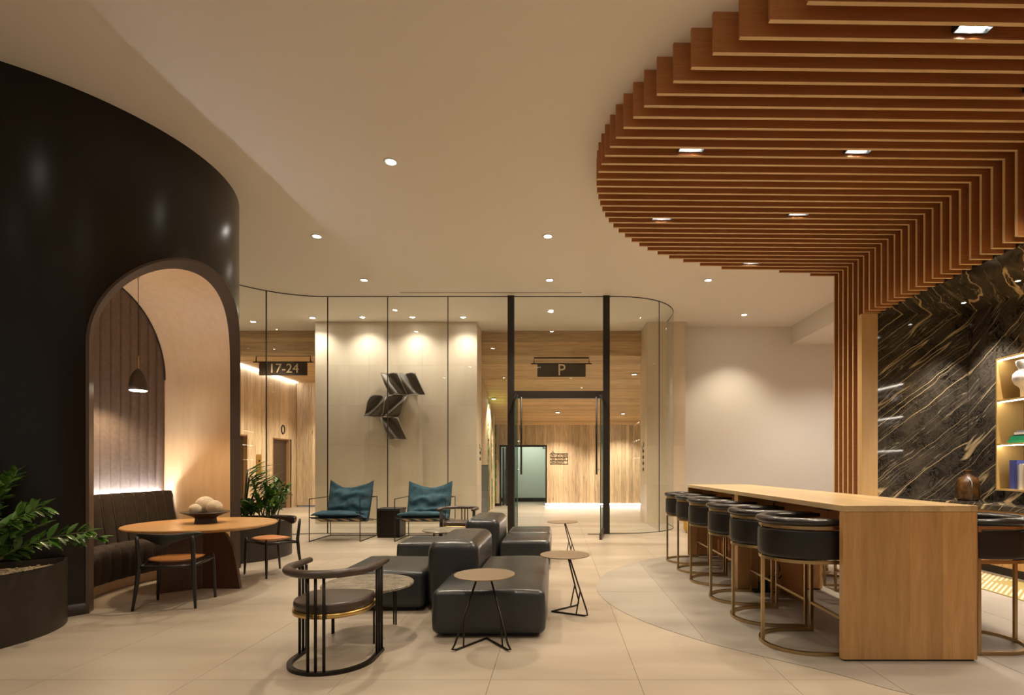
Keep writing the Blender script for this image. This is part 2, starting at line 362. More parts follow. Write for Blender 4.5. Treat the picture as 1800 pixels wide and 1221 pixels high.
for (px, py, wh) in ((687,284,'standing alone above the leather ottomans'),(557,415,'closest to the black drum'),(963,415,'above the long leather sofa'),(640,492,'above the blue sling chairs'),(966,492,'before the glass doors'),(1245,492,'just beyond the last canopy slats'),(1308,553,'close to the bare white wall')):
    p = at(px, py, FPX*(CEIL-CAMH)/(VPY-py))
    downlight(p.x, p.y, CEIL, P_MAIN*(.6 if px == 1308 else 1), 'round recessed lobby ceiling downlight '+wh, 'lobby ceiling downlights')
for (x, y) in ((-2.9,3.1),(-.6,3.0),(-2.0,.9),(.5,.8),(3.0,.6),(-4.2,.9),(-2,-1.6),(1,-1.6),(4.5,-1.6)):  # out-of-view lamps added to raise the bounce light on the ceiling
    downlight(x, y, CEIL, P_MAIN*.38, L1, 'lobby ceiling downlights')
for (px, py, L2) in ((549,558,'limestone wall downlight nearest the lift passage'),(637,557,'limestone wall downlight second from the lift passage'),(725,557,'limestone wall downlight third from the lift passage'),(814,557,'limestone wall downlight nearest the parking passage')):
    p = at(px, py, FPX*(CEIL-CAMH)/(VPY-py)); downlight(p.x, p.y, CEIL, 72, L2, 'limestone wall washers', NEUT, 135, (p.x, p.y-.25, 0), .05, 1.0, 1.0)
p = at(968,547,FPX*(CEIL-CAMH)/(VPY-547)); downlight(p.x, p.y, CEIL, 330, 'small downlight between glass doors and wooden fascia', 'passage downlights')
p = at(445,565,FPX*(CEIL-CAMH)/(VPY-565)); downlight(p.x, p.y, CEIL, 330, 'small downlight before the lift passage fascia', 'passage downlights')

# ------------------------------------------------------------------ the floor
XT, YT, TX, TY = -2.22, 3.30, .905, 1.81
OUT_PX = [(893,22),(735,100),(612,170),(502,237),(412,297),(338,352),(270,405),(217,455),(172,500),(132,547),(100,585),(76,622),(55,657),(40,692),(28,722),(22,752),(20,782),(22,808),(28,838),(35,862),(44,887),(56,910),(71,932),(90,955),(112,977),(138,995),(166,1013),(198,1030),(232,1047),(274,1063),(322,1077),(381,1092),(451,1107),(540,1122),(780,1137)]
SLATH = 3.015
SL = []      # (left end x, y) of each slat
for k, (zx, zy) in enumerate(OUT_PX):
    y = 3.533+.1438*k; px = 1040+zx/2.368; SL.append(((px-VPX)*y/FPX, y))
SL.append((4.0, 3.533+.1438*35))
PRE = [(3.6,2.526),(2.95,2.67),(2.52,2.814),(2.22,2.958),(2.0,3.101),(1.88,3.245),(1.75,3.389)]
fl = MB().box(-8.6, 8.1, -4, 20.6, -.3, -.012).build('floor', M['grout'])
tag(fl, 'pale beige polished stone floor of large rectangular slabs', 'floor', kind='structure')
tile = MB().box(.0012, TX-.0012, .0012, TY-.0012, -.012, 0).mesh('floor_slab', M['floor'])
nx0, nx1 = math.floor((-8.6-XT)/TX), math.ceil((8.1-XT)/TX)
ny0, ny1 = math.floor((-1.5-YT)/TY), math.ceil((18.0-YT)/TY)
for i in range(nx0, nx1):
    for j in range(ny0, ny1): inst(tile, 'floor_slab', fl, (XT+i*TX, YT+j*TY, 0))
MB().box(-8.6, 8.1, -4, YT+ny0*TY-.002, -.012, 0).build('floor_border', M['floor'], fl)
MB().box(-8.6, 8.1, YT+ny1*TY+.002, 20.6, -.012, 0).build('floor_border', M['corrfloor'], fl)
outline = [(4.6,2.30)]+PRE+SL+[(4.6,8.62)]
def smooth_outline(pts, n):
    res = []
    for i in range(len(pts)-1):
        p0 = pts[max(i-1,0)]; p1 = pts[i]; p2 = pts[i+1]; p3 = pts[min(i+2,len(pts)-1)]
        for t in range(n):
            t /= n
            res.append(tuple(.5*((2*p1[c])+(-p0[c]+p2[c])*t+(2*p0[c]-5*p1[c]+4*p2[c]-p3[c])*t*t+(-p0[c]+3*p1[c]-3*p2[c]+p3[c])*t**3) for c in (0,1)))
    return res+[pts[-1]]
sm = smooth_outline([outline[0]]+outline[1:-1:2]+[outline[-1]], 4)
region = sm+[(5.9,8.62),(5.9,2.30)]
def clip(poly, ax, val, keep_less):
    res = []
    for i in range(len(poly)):
        a, b = poly[i], poly[(i+1) % len(poly)]
        ia = (a[ax] <= val) == keep_less; ib = (b[ax] <= val) == keep_less
        if ia: res.append(a)
        if ia != ib:
            t = (val-a[ax])/(b[ax]-a[ax]); res.append(tuple(a[c]+(b[c]-a[c])*t for c in (0,1)))
    return res
inl = MB().prism(region, .0003, .001).build('floor_inlay', M['inlaygrout'], fl)
for i in range(0, 8):
    for j in range(0, 5):
        x0, y0 = .2+i*.905, 2.0+j*1.81
        pg = clip(clip(clip(clip(region, 0, x0+.002, False), 0, x0+.903, True), 1, y0+.002, False), 1, y0+1.808, True)
        if len(pg) > 2:
            MB().prism(pg, .0005, .003).build('inlay_slab', M['inlay'], inl, label='greyer stone slab of the curved inlay under the bar')

# ------------------------------------------------------------------ ceiling and walls
ce = MB().box(-8.6, 8.1, -4, 13.16, CEIL, CEIL+.2).build('ceiling', M['paint'])
tag(ce, 'plain off-white painted lobby ceiling', 'ceiling', kind='structure')
MB().box(-2.995, .46, 10.265, 10.295, CEIL-.002, CEIL+.01).build('slot_diffuser', M['frame'], ce, label='thin black linear air slot')
o = MB().box(5.52, 8.1, 8.7, 12.78, 4.19, CEIL).build('ceiling_bulkhead', M['paint'])
tag(o, 'dropped white bulkhead along the right of the far ceiling', 'bulkhead', kind='structure')
def wall(name, mb, mat, label, cat='wall'):
    return tag(mb.build(name, mat), label, cat, kind='structure')
fb_ = MB()
for x in (-8.6, -5.3, -1.9, 1.5, 4.9, 7.9): fb_.box(x, x+.2, -4.2, -4, 0, CEIL)
fb_.box(-8.6, 8.1, -4.2, -4, 0, .15).box(-8.6, 8.1, -4.2, -4, CEIL-.2, CEIL)
wall('wall_back', fb_, M['white'], 'unseen back wall, bays between its posts left open to let ambient light in')  # open bays added out of view so the world's ambient light gets in
wall('wall_far_left', MB().box(-8.8, -8.6, -4, 13.1, 0, CEIL), M['white'], 'plain painted wall beyond the black drum')
wall('wall_far_right', MB().box(8.1, 8.3, -4, 12.98, 0, CEIL), M['white'], 'plain painted wall beyond the marble niche')
wall('wall_far', MB().box(2.92, 8.1, 12.78, 12.98, 0, CEIL), M['white'], 'bare white painted wall beyond the bar tables')
# hidden lamps added behind the slatted wall to brighten the white wall
for (x, y) in ((6.1,10.9),(6.3,9.7)): downlight(x, y, 4.19, 115, 'unseen downlight added in the bulkhead to brighten the white wall', 'added bulkhead downlights', NEUT, 130)

# limestone wall with slabs
def slabs(name, x0, x1, y, hz, cols, label, d=.03):
    core = MB().box(x0+.002, x1-.002, y+.012, y+.75, 0, CEIL).build(name, M['grout'])
    tag(core, label, 'wall', kind='structure')
    wdt = (x1-x0)/cols
    for i in range(cols):
        for a, b_ in zip(hz[:-1], hz[1:]):
            MB().box(x0+i*wdt+.001, x0+(i+1)*wdt-.001, y, y+.0115, a+.001, b_-.001).build('stone_slab', M['stonewall'], core)
    return core
HZ = [0, .88, 1.79, 2.70, 3.61, CEIL]
sw = slabs('wall_limestone', -5.54, -1.85, 12.35, HZ, 3, 'pale limestone clad wall behind the glass, carrying the bronze sculpture')
for a, b_ in zip(HZ[:-1], HZ[1:]): MB().box(-1.8515, -1.84, 12.352, 13.10, a+.001, b_-.001).build('stone_slab', M['stonewall'], sw)
pw = slabs('wall_pillar', 2.05, 2.92, 12.35, HZ, 1, 'pale limestone pillar right of the glass doors')
for a, b_ in zip(HZ[:-1], HZ[1:]): MB().box(2.04, 2.0515, 12.352, 13.30, a+.001, b_-.001).build('stone_slab', M['stonewall'], pw)

# ------------------------------------------------------------------ cypress passages behind
YB = 17.9
def planks_v(parent, x0, x1, y, h0, h1, wd=.125, holes=(), axis='x', mat='plankw', htop=None):
    x = x0
    while x < x1-.01:
        ww = min(wd*random.choice((.8,1,1,1.25)), x1-x)
        segs = [(h0, h1 if htop is None else htop(x))]
        for (a, b_, t) in holes:
            if x+ww*.5 > a and x+ww*.5 < b_: segs = [(t, segs[0][1])]
        for (a, b_) in segs:
            dy = random.uniform(0, .006)
            if axis == 'x': mb = MB().box(.0015, ww-.0015, -.018-dy, 0, 0, b_-a); loc = (x, y, a)
            else: mb = MB().box(0, .018+dy, .0015, ww-.0015, 0, b_-a); loc = (y, x, a)
            mb.build('plank', M[mat], parent, loc=loc)
        x += ww
DH = 2.02
pb = MB().box(-2.6, -1.92, YB, YB+.1, 0, 2.7).box(-.4, 4.6, YB, YB+.1, .09, 2.7).box(-1.92, -.4, YB, YB+.1, DH, 2.7).build('wall_passage_end', M['frame'])
tag(pb, 'end wall of vertical cypress planks in the parking passage', 'wall', kind='structure')
planks_v(pb, -2.6, 4.6, YB, .09, 2.70, holes=((-1.92,-.4,DH),))
# room behind the end-wall doorway
o = MB().box(-2.6, .3, 20.2, 20.3, .0, 2.6).build('wall_green_room', M['green']); tag(o, 'pale green wall seen through the passage doorway', 'wall', kind='structure')
MB().box(-2.6, .3, 20.17, 20.2, 0, .14).build('skirting', M['frame'], o)
o = MB().box(-2.6, .3, 18.0, 20.3, 2.5, 2.6).build('ceiling_green_room', M['white']); tag(o, 'ceiling of the small pale green room', 'ceiling', kind='structure')
o = MB().box(-2.7, -2.6, 18.0, 20.3, 0, 2.6).box(.3, .4, 18.0, 20.3, 0, 2.6).build('wall_green_sides', M['green']); tag(o, 'side walls of the small pale green room', 'wall', kind='structure')
d1 = empty('door_1', (-1.92, YB, 0)); tag(d1, 'dark framed doorway to the pale green room', 'door', kind='structure')
MB().box(0,1.52,-.03,.12,DH-.06,DH).box(0,.05,-.03,.12,0,DH-.06).build('door_frame', M['frame'], d1)
lf = MB().box(.08,.13,.15,1.1,.02,DH-.08).build('door_leaf', M['frame'], d1); MB().box(.132,.15,.7,.72,.9,1.2).build('door_handle', M['steel'], lf)
MB().box(.20,.26,.1,.16,0,DH-.06).box(.42,.46,.1,.16,0,DH-.06).build('glazing_bar', M['frame'], d1)
d = bpy.data.lights.new('green_room_lamp', 'AREA'); d.energy = 22; d.size = 1.2; d.color = (.95,1,.9); go = bpy.data.objects.new('green_room_lamp', d); COL.objects.link(go); go.location = (-1.0, 19.2, 2.45)
# sloping plank ceiling of the parking passage
SL0, SL1, SY0, SY1 = 4.01, 2.68, 13.18, YB
def slope_h(y): return SL0+(SL1-SL0)*(y-SY0)/(SY1-SY0)
def slope_ceiling(name, x0, x1, y0, y1, hf, label):
    c = MB().hexa([(x0,y0,hf(y0)+.02),(x1,y0,hf(y0)+.02),(x1,y1,hf(y1)+.02),(x0,y1,hf(y1)+.02),(x0,y0,hf(y0)+.1),(x1,y0,hf(y0)+.1),(x1,y1,hf(y1)+.1),(x0,y1,hf(y1)+.1)]).build(name, M['frame'])
    tag(c, label, 'ceiling', kind='structure')
    y = y0
    while y < y1-.01:
        ww = min(random.choice((.10,.125,.14)), y1-y); a, b_ = y+.0015, y+ww-.0015; e = random.uniform(0, .006)
        mb = MB().hexa([(0,0,-e),(x1-x0,0,-e),(x1-x0,b_-a,hf(b_)-hf(a)-e),(0,b_-a,hf(b_)-hf(a)-e),(0,0,.019),(x1-x0,0,.019),(x1-x0,b_-a,hf(b_)-hf(a)+.019),(0,b_-a,hf(b_)-hf(a)+.019)])
        mb.build('plank', M['plankh'], c, loc=(x0, a, hf(a)))
        y += ww
    return c
slope_ceiling('ceiling_passage', -2.6, 4.6, SY0, SY1, slope_h, 'sloping ceiling of horizontal cypress planks over the parking passage')
def fascia(name, x0, x1, label):
    c = MB().box(x0, x1, 13.18, 13.3, 4.03, CEIL).build(name, M['frame']); tag(c, label, 'trim', kind='structure')
    h = 4.0
    while h < CEIL-.01:
        ww = min(random.choice((.1,.12,.14)), CEIL-h); MB().box(0, x1-x0, -random.uniform(.018,.024), 0, .0015, ww-.0015).build('plank', M['plankh'], c, loc=(x0, 13.18, h)); h += ww
fascia('trim_1', -1.85, 2.05, 'horizontal cypress fascia above the parking passage')
fascia('trim_2', -8.6, -5.54, 'horizontal cypress fascia above the lift passage')
wall('wall_passage_right', MB().box(4.6, 4.7, 13.0, 18, 0, 4.4), M['stonewall'], 'side wall of the parking passage')
# LED floor line under the plank walls
def led(name, mb, label, mat='led', cat='light strip', group=None): return tag(mb.build(name, M[mat]), label, cat, group)
led('floor_light_strip', MB().box(-.4, 4.6, YB-.012, YB+.02, .035, .085), 'glowing white light line under the cypress end wall')
# living wall
lw = MB().box(-2.20, -2.07, 13.1, YB, 0, 2.6).build('wall_living', M['frame']); tag(lw, 'side wall of the parking passage with green planting between upright timber fins', 'wall', kind='structure')
def fin(y0, y1, h0, x1=-2.0): 
    MB().hexa([(-2.08,y0,h0),(x1,y0,h0),(x1,y1,h0),(-2.08,y1,h0),(-2.08,y0,slope_h(y0)-.03),(x1,y0,slope_h(y0)-.03),(x1,y1,slope_h(y1)-.03),(-2.08,y1,slope_h(y1)-.03)]).build('timber_fin', M['plankw'], lw)
fin(13.2, 13.9, 0); fin(14.3, 15.5, 1.35); fin(16.0,16.35,0); fin(16.75,17.2,0)
MB().box(-2.075,-1.99,14.25,15.55,.0,1.34).build('bronze_panel', M['sign'], lw)
def mossfn(y0,y1):
    mb = MB()
    def f(u,v):
        y = y0+(y1-y0)*u; h = .1+(slope_h(y)-.15)*v
        return (-2.06+.05*random.random(), y, h)
    mb.grid(f, 5, 40); mb.build('living_planting', M['moss'], lw, kind='stuff')
mossfn(15.52,15.98); mossfn(16.37,16.73); mossfn(17.22,17.85)
MB().hexa([(-2.09,13.2,2.5),(-2.06,13.2,2.5),(-2.06,YB,2.5),(-2.09,YB,2.5),(-2.09,13.2,slope_h(13.2)),(-2.06,13.2,slope_h(13.2)),(-2.06,YB,slope_h(YB)),(-2.09,YB,slope_h(YB))]).build('upper_panel', M['frame'], lw)
# lift passage
XL = -8.5
HLC = 4.04
wl = MB().box(XL-.12, XL-.01, 13.1, 14.22, 0, HLC).box(XL-.12, XL-.01, 14.86, 16.15, 0, HLC).box(XL-.12,XL-.01,17.2,17.7,0,HLC).box(XL-.12,XL-.01,14.22,14.86,2.17,HLC).box(XL-.12,XL-.01,16.15,17.2,2.17,HLC).build('wall_lift', M['frame'])
tag(wl, 'side wall of vertical cypress planks with the lift doors', 'wall', kind='structure')
planks_v(wl, 13.1, 17.7, XL-.012, 0.0, HLC, .15, holes=((14.22,14.86,2.17),(16.15,17.2,2.17)), axis='y')
we = MB().box(XL, -5.5, 17.6, 17.7, 0.05, HLC).build('wall_lift_end', M['frame']); tag(we, 'end wall of vertical cypress planks in the lift passage', 'wall', kind='structure')
planks_v(we, XL+.02, -5.5, 17.6, .05, HLC, .15)
slope_ceiling('ceiling_lift', -8.6, -5.5, 13.2, 17.7, lambda y: HLC, 'flat ceiling of horizontal cypress planks over the lift passage')
for n, (a, b_) in enumerate(((13.6,14.86),(16.15,17.2))):
    if n == 0: a = 14.22
    dd = empty('door_%d' % (n+2), (XL-.12, a, 0)); tag(dd, 'bronze lift door beside the lift call plate' if n == 0 else 'bronze lift door under the small floor number', 'lift door', kind='structure')
    MB().box(-.05, 0, 0, b_-a, 0, 2.17).build('door_leaf', M['doorbrown'], dd)
    MB().box(0, .11, (b_-a)-.03, (b_-a)+.0, 0, 2.17).box(0,.11,0,.03,0,2.17).box(0,.11,.03,(b_-a)-.03,2.14,2.17).build('door_jamb', M['doorlight'], dd)
led('cove_light_strip', MB().box(XL+.03, XL+.10, 13.25, 17.5, HLC-.035, HLC-.01), 'white light line at the top of the lift wall', 'ledcove')
cp = empty('call_plate', (XL+.02, 15.35, 1.15)); tag(cp, 'small brass lift call plate with black buttons', 'call plate')
MB().box(-.005, .008, -.12, .12, -.05, .5).build('plate', M['brass2'], cp)
for h in (.2,.32): MB().lathe([(.035,0),(.035,.012),(0,.014)], 16).build('button', M['plastic'], cp, loc=(.008,0,h)).rotation_euler = (0, PI/2, 0)
num = empty('lift_number', (XL+.02, 16.7, 2.45)); tag(num, 'small round black floor number above the lift door', 'number plate')
MB().tube([(0, .09*math.cos(a*PI/12), .13*math.sin(a*PI/12)) for a in range(24)], .02, 6, True).build('digit', M['ink'], num, True)
wall('wall_lift_inner', MB().box(-5.54, -5.4, 13.1, 17.7, 0, CEIL), M['stonewall'], 'return of the limestone block beside the lift passage')
for (px, py) in ((980,724),(1095,726),(1115,657),(868,700)):
    k = (SL1-SL0)/(SY1-SY0); t = (VPY-py)/FPX
    y = (SL0-k*SY0-CAMH)/(t-k); downlight((px-VPX)*y/FPX, y, slope_h(y)-.012, 250, 'small round downlight in the sloping cypress plank ceiling', 'plank ceiling downlights', WARM, 110)
for (x, y) in ((-6.9,14.6),(-6.9,16.4)): downlight(x, y, HLC-.008, 300, 'small round downlight in the flat cypress ceiling by the lifts', 'lift passage downlights', WARM, 110)

# ------------------------------------------------------------------ signs with lettering
def text_mesh(s, size, mat, depth=.01, align='CENTER'):
    c = bpy.data.curves.new('lettering', 'FONT'); c.body = s; c.size = size; c.align_x = align; c.align_y = 'CENTER'; c.extrude = depth; c.resolution_u = 3
    o = bpy.data.objects.new('tmp', c); COL.objects.link(o); dg = bpy.context.evaluated_depsgraph_get()
    me = bpy.data.meshes.new_from_object(o.evaluated_get(dg)); bpy.data.objects.remove(o); me.name = 'lettering'
    me.materials.clear(); me.materials.append(mat); return me
def hang_sign(px0, px1, ptop, pframe, pbot, y, txt, size, label, cx=None):
    a = at(px0, ptop, y); b_ = at(px1, pbot, y); W = b_.x-a.x; H = a.z-b_.z
    t = empty('hanging_sign', ((a.x+b_.x)/2, y, b_.z)); tag(t, label, 'sign', 'hanging signs')
    MB().box(-W/2, W/2, -.02, .02, 0, H).build('panel', M['sign'], t)
    fh = at(0, pframe, y).z-b_.z
    fw = W/2+.08
    MB().tube([(-fw,0,H+.01),(-fw,0,fh),(fw,0,fh),(fw,0,H+.01)], .017, 6).bar((-fw-.07,0,H+.012),(fw+.07,0,H+.012),.03,.024).build('hanger', M['blackmetal'], t)
    me = text_mesh(txt, size, M['signgold'])
    inst(me, 'lettering', t, ((0 if cx is None else cx), -.031, H*.5), (PI/2, 0, 0))
hang_sign(456, 540, 637, 625, 659.5, 13.28, '17-24', .32, 'bronze hanging sign with gold numerals 17-24', .03)
hang_sign(944.5, 1029.5, 640, 629, 662, 13.28, 'P', .40, 'bronze hanging sign with a gold letter P')
ds = empty('wayfinding_lettering', tuple(at(982.5, 806, YB-.03))); tag(ds, 'black outlined lettering PAY STATION RESTROOMS BIKEROOM on the planks', 'sign')
k = YB/FPX
mb = MB()
W2 = 15.7*k
for i in range(4): mb.box(-W2, W2, -.006, .002, (9-6*i)*k-.008, (9-6*i)*k+.008)
mb.box(-W2, -W2+.016, -.006, .002, -9*k, 9*k).box(W2-.016, W2, -.006, .002, -9*k, 9*k); mb.build('outline', M['ink'], ds)
MB().tube([(-13*k,0,9*k),(-13*k,0,10.5*k),(-10.7*k,0,12.5*k),(-8.4*k,0,10.5*k),(-8.4*k,0,9*k)], .008, 6).build('house_mark', M['ink'], ds)
for i, s in enumerate(('PAY STATION','RESTROOMS','BIKEROOM')):
    inst(text_mesh(s, .083, M['ink'], .004, 'LEFT'), 'lettering', ds, (-13.2*k, -.005, (6-6*i)*k), (PI/2,0,0))
rb = empty('blade_sign', tuple(at(956, 786, YB-.03))); tag(rb, 'small black blade sign beside the doorway of the end wall', 'sign')
MB().box(-.05,.10,-.01,.012,-.045,-.025).build('arm', M['ink'], rb); MB().tube([(.04*math.cos(a*PI/8+.6)+.01, 0, .03+.04*math.sin(a*PI/8+.6)) for a in range(13)], .012, 6).build('symbol', M['ink'], rb)
def plate_sign(x, y, h0, n, lab, sgn):
    t = empty('wall_sign', (x, y, h0)); tag(t, lab, 'sign')
    for i in range(n):
        MB().box(-.006, .006, -.06, .04, i*.145, i*.145+.075).box(-.006,.006,-.10,-.07,i*.145+.02,i*.145+.05).build('lettering_block', M['ink'], t)
    MB().tube([(0,-.12,n*.145),(0,.1,n*.145),(0,.1,n*.145-.06)], .006, 5).tube([(0,-.12,n*.145),(0,-.1,n*.145+.1)], .006, 5).build('mark', M['ink'], t)
plate_sign(2.034, 12.85, 1.2, 4, 'small black directory lettering on the limestone pillar side', -1)
plate_sign(-1.834, 12.85, 1.45, 2, 'small black directory lettering on the end of the limestone wall', 1)

# ------------------------------------------------------------------ glazed screen and doors
YG = 10.5
gs = empty('window_1', (0, YG, 0)); tag(gs, 'tall frameless glass screen curving at both ends with a black door frame', 'glass screen', kind='structure')
def gpath():
    pts = []
    R = 1.61; cx, cy = -4.47, YG-R
    for i in range(0, 13):
        a = PI/2+ (PI/2)*(1-i/12); pts.append((cx+R*math.cos(a), cy+R*math.sin(a)))
    pts += [(-3.3, YG), (-2.13, YG), (-.9, YG)]
    return pts
def pane(pts, h0, h1, name='pane', mat='glass'):
    mb = MB(); n = len(pts)
    vv = []; 
    for p in pts: vv += [(p[0], p[1]-YG, h0), (p[0], p[1]-YG, h1)]
    mb.add(vv, [(2*i, 2*i+2, 2*i+3, 2*i+1) for i in range(n-1)])
    o_ = mb.build(name, M[mat], gs, False, solid=.012)
    if len(pts) > 2:
        for p in o_.data.polygons: p.use_smooth = True
        m_ = o_.modifiers.new('e', 'EDGE_SPLIT'); m_.split_angle = .6
    return o_
R = 1.61; CX, CY = -4.47, YG-R
def arcL(a0, a1, n=8): return [(CX-R*math.sin(a0+(a1-a0)*i/n), CY+R*math.cos(a0+(a1-a0)*i/n)) for i in range(n+1)]
s1 = math.asin((5.47-4.47)/R)
G = .006
pane([(-5.98-.04, 8.1), (-6.075, CY-.05)]+arcL(PI/2, s1+G, 10)[0:] if False else arcL(PI/2, s1+G, 10), 0, CEIL)
pane(arcL(s1-G, 0, 8), 0, CEIL)
for a, b_ in ((-4.455,-3.306),(-3.294,-2.136),(-2.124,-.965)): pane([(a,YG),(b_,YG)], 0, CEIL)
RX, RY, RR = 1.2, 11.8, 1.3
def arcR(a0, a1, n=10): return [(RX+RR*math.sin(a0+(a1-a0)*i/n), RY-RR*math.cos(a0+(a1-a0)*i/n)) for i in range(n+1)]
pane([(1.01,YG),(1.2,YG)]+arcR(.02,.69,8), 0, CEIL)
pane(arcR(.70,PI/2,8)+[(2.5,12.34)], 0, CEIL)
pane([(-.835,YG),(.88,YG)], 2.76, CEIL)
allp = arcL(PI/2, 0, 16)+[(-.965,YG)]
tr = MB()
for h in (.006, CEIL-.008):
    tr.tube([(p[0],p[1]-YG,h) for p in allp], .009, 4); tr.tube([(p[0],p[1]-YG,h) for p in [(1.0,YG),(1.2,YG)]+arcR(.05,PI/2,12)+[(2.5,12.34)]], .009, 4)
tr.tube([(-.9,0,CEIL-.008),(.95,0,CEIL-.008)], .009, 4)
tr.build('track', M['frame'], gs)
for (x, y) in ((arcL(s1,s1,1)[0]), (-4.465,YG), (-3.3,YG), (-2.13,YG), arcR(.695,.695,1)[0]):
    MB().box(x-.007, x+.007, y-YG-.012, y-YG+.012, 0, CEIL).build('glass_joint', M['frame'], gs)
for x0 in (-.965, .885): MB().box(x0, x0+.125, -.06, .06, 0, CEIL).build('post', M['frame'], gs)
MB().box(-.84, .885, -.06, .06, 2.625, 2.765).build('transom', M['frame'], gs)
def glass_door(name, hx, ang, label, sgn):
    t = empty(name, (hx, YG-.07, 0), ang); tag(t, label, 'glass door', kind='structure')
    # leaf along local -y
    MB().box(-.006, .006, -.83, 0, .12, 2.58).build('pane', M['glass'], t)
    MB().box(-.007, .007, -.838, -.83, .12, 2.58).box(-.007,.007,0,.008,.12,2.58).build('pane_edge', M['glassedge'], t)
    MB().box(-.02, .02, -.838, .0, .0, .12).build('bottom_rail', M['trim'], t)
    MB().box(-.02, .02, -.838, .0, 2.58, 2.62).build('top_rail', M['frame'], t)
    hd = MB().tube([(sgn*.075, -.76, 1.16), (sgn*.075, -.76, 2.55)], .017, 10).build('pull_handle', M['frame'], t, True)
    MB().tube([(0,-.76,1.25),(sgn*.075,-.76,1.25)], .01, 8).tube([(0,-.76,1.75),(sgn*.075,-.76,1.75)], .01, 8).build('handle_post', M['steel'], hd)
glass_door('door_5', -.83, .14, 'glass door leaf standing open on the side of the limestone wall', 1)
glass_door('door_6', .88, -.14, 'glass door leaf standing open on the side of the limestone pillar', -1)
o = MB().box(.58, .80, YG-.12, YG-.10, 0, .012).build('door_stop', M['frame']); tag(o, 'thin dark floor guide beside the open glass door', 'floor guide')

# ------------------------------------------------------------------ bronze sculpture on limestone
sc = empty('wall_sculpture', tuple(at(620, 790, 12.35))); tag(sc, 'dark bronze relief of five twisted parallelograms on the limestone wall', 'sculpture')
u_ = 150/1145*12.35/FPX
PIECES = [((400,205),(630,205),(745,490),(515,490)), ((638,205),(865,205),(985,490),(755,490)), ((270,500),(480,502),(400,785),(165,785)), ((490,502),(760,500),(632,785),(405,785)), ((402,797),(632,797),(745,1085),(517,1085))]
for n, pc in enumerate(PIECES):
    q = [((x)*u_, (1221-y)*u_) for x, y in pc]
    def f(u, v, q=q, n=n):
        tx = q[0][0]+(q[1][0]-q[0][0])*u, q[0][1]+(q[1][1]-q[0][1])*u
        bx = q[3][0]+(q[2][0]-q[3][0])*u, q[3][1]+(q[2][1]-q[3][1])*u
        x = tx[0]+(bx[0]-tx[0])*v; z = tx[1]+(bx[1]-tx[1])*v
        ph = (u+v*.9) if n in (2,3) else (u-.5*v+.4)
        return (x, -.13-.05*math.sin(ph*2*PI*1.0), z)
    fs = MB().grid(f, 20, 16).build('twisted_face', M['sculpt'], sc, True, solid=.006)
    def edge(pts): 
        mb = MB(); mb.tube(pts, .008, 6); mb.build('edge', M['sculptedge_lit'], fs)  # pale edge tube: light on the plate's thickness put into its colour
    edge([f(0,j/12) for j in range(13)]+[f(i/12,1) for i in range(13)]); edge([f(1,j/12) for j in range(13)])
    cxm = sum(p[0] for p in q)/4; czm = sum(p[1] for p in q)/4
    MB().box(cxm-.1, cxm+.1, -.07, 0, czm-.1, czm+.1).build('mount', M['sculpt'], sc)

# ------------------------------------------------------------------ slatted canopy
cn = empty('slatted_canopy', (4.5, 6, CEIL)); tag(cn, 'curved canopy of mitred maple slats running over the bar and down the wall', 'slatted canopy', kind='structure')
XF, XW, HB, HN = 4.38, 4.61, 4.315, 3.50
SK = .016
allsl = PRE+SL
for k, (xl, y) in enumerate(allsl):
    y1 = y; y0 = y-.032
    sk = lambda x: SK*(x-xl)
    hb = HN if (y+sk(4.4)) < 7.76 else .0
    mb = MB(); 
    prof = [(xl,HB),(XF,HB),(XF,hb),(XW,hb),(XW,CEIL),(xl,CEIL)]
    if xl > XF-.05: prof = [(XF,hb),(XW,hb),(XW,CEIL),(XF,CEIL)]
    n = len(prof)
    ox = Vector((4.5,6,CEIL))
    vv = [Vector((p[0], y0+sk(p[0]), p[1]))-ox for p in prof]+[Vector((p[0], y1+sk(p[0]), p[1]))-ox for p in prof]
    mb.add(vv, [tuple(range(n)), tuple(range(n,2*n))[::-1]]+[(i,(i+1) % n,(i+1) % n+n,i+n) for i in range(n)])
    so = mb.build('slat', M['slat'], cn); so.data.materials.append(M['slatedge_lit'])
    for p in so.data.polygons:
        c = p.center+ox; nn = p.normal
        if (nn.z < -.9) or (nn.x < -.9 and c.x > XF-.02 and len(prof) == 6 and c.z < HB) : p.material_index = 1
def can_light(px, py, wh):
    y = 2.98*FPX/(VPY-py); ks = [yy for (_, yy) in allsl]
    x = (px-VPX)*y/FPX
    best = min(range(len(allsl)), key=lambda i: abs(allsl[i][1]+SK*(x-allsl[i][0])+.056-y))
    yc = allsl[best][1]+SK*(x-allsl[best][0])+.056
    W = .25
    t = empty('canopy_light', (x, yc, HB+.02), math.atan(SK)); tag(t, 'slim black light bar between the canopy slats, '+wh, 'ceiling light', 'canopy light bars')
    MB().box(-W/2, W/2, -.036, -.028, 0, .09).box(-W/2, W/2, .028, .036, 0, .09).box(-W/2, -W/2+.01, -.028, .028, 0, .09).box(W/2-.01, W/2, -.028, .028, 0, .09).box(-W/2, W/2, -.036, .036, .09, .10).build('housing', M['plastic'], t)
    nb = 8; cw = (W-.024)/nb
    for i in range(nb): MB().box(-W/2+.012+i*cw+.002, -W/2+.012+(i+1)*cw-.002, -.024, .024, .03, .035).build('cell', M['lenscan'], t)
    spot(t, (0,0,.02), P_CAN, WARM, 115, .6, .07)
for a in ((1719,58,'over the free end of the bar'),(1217,270,'on the sofa side over the near table'),(1515,270,'on the marble side over the near table'),(1165,389,'on the sofa side over the far table'),(1400,389,'on the marble side over the far table'),(1323,467,'closest to the last slats')): can_light(*a)
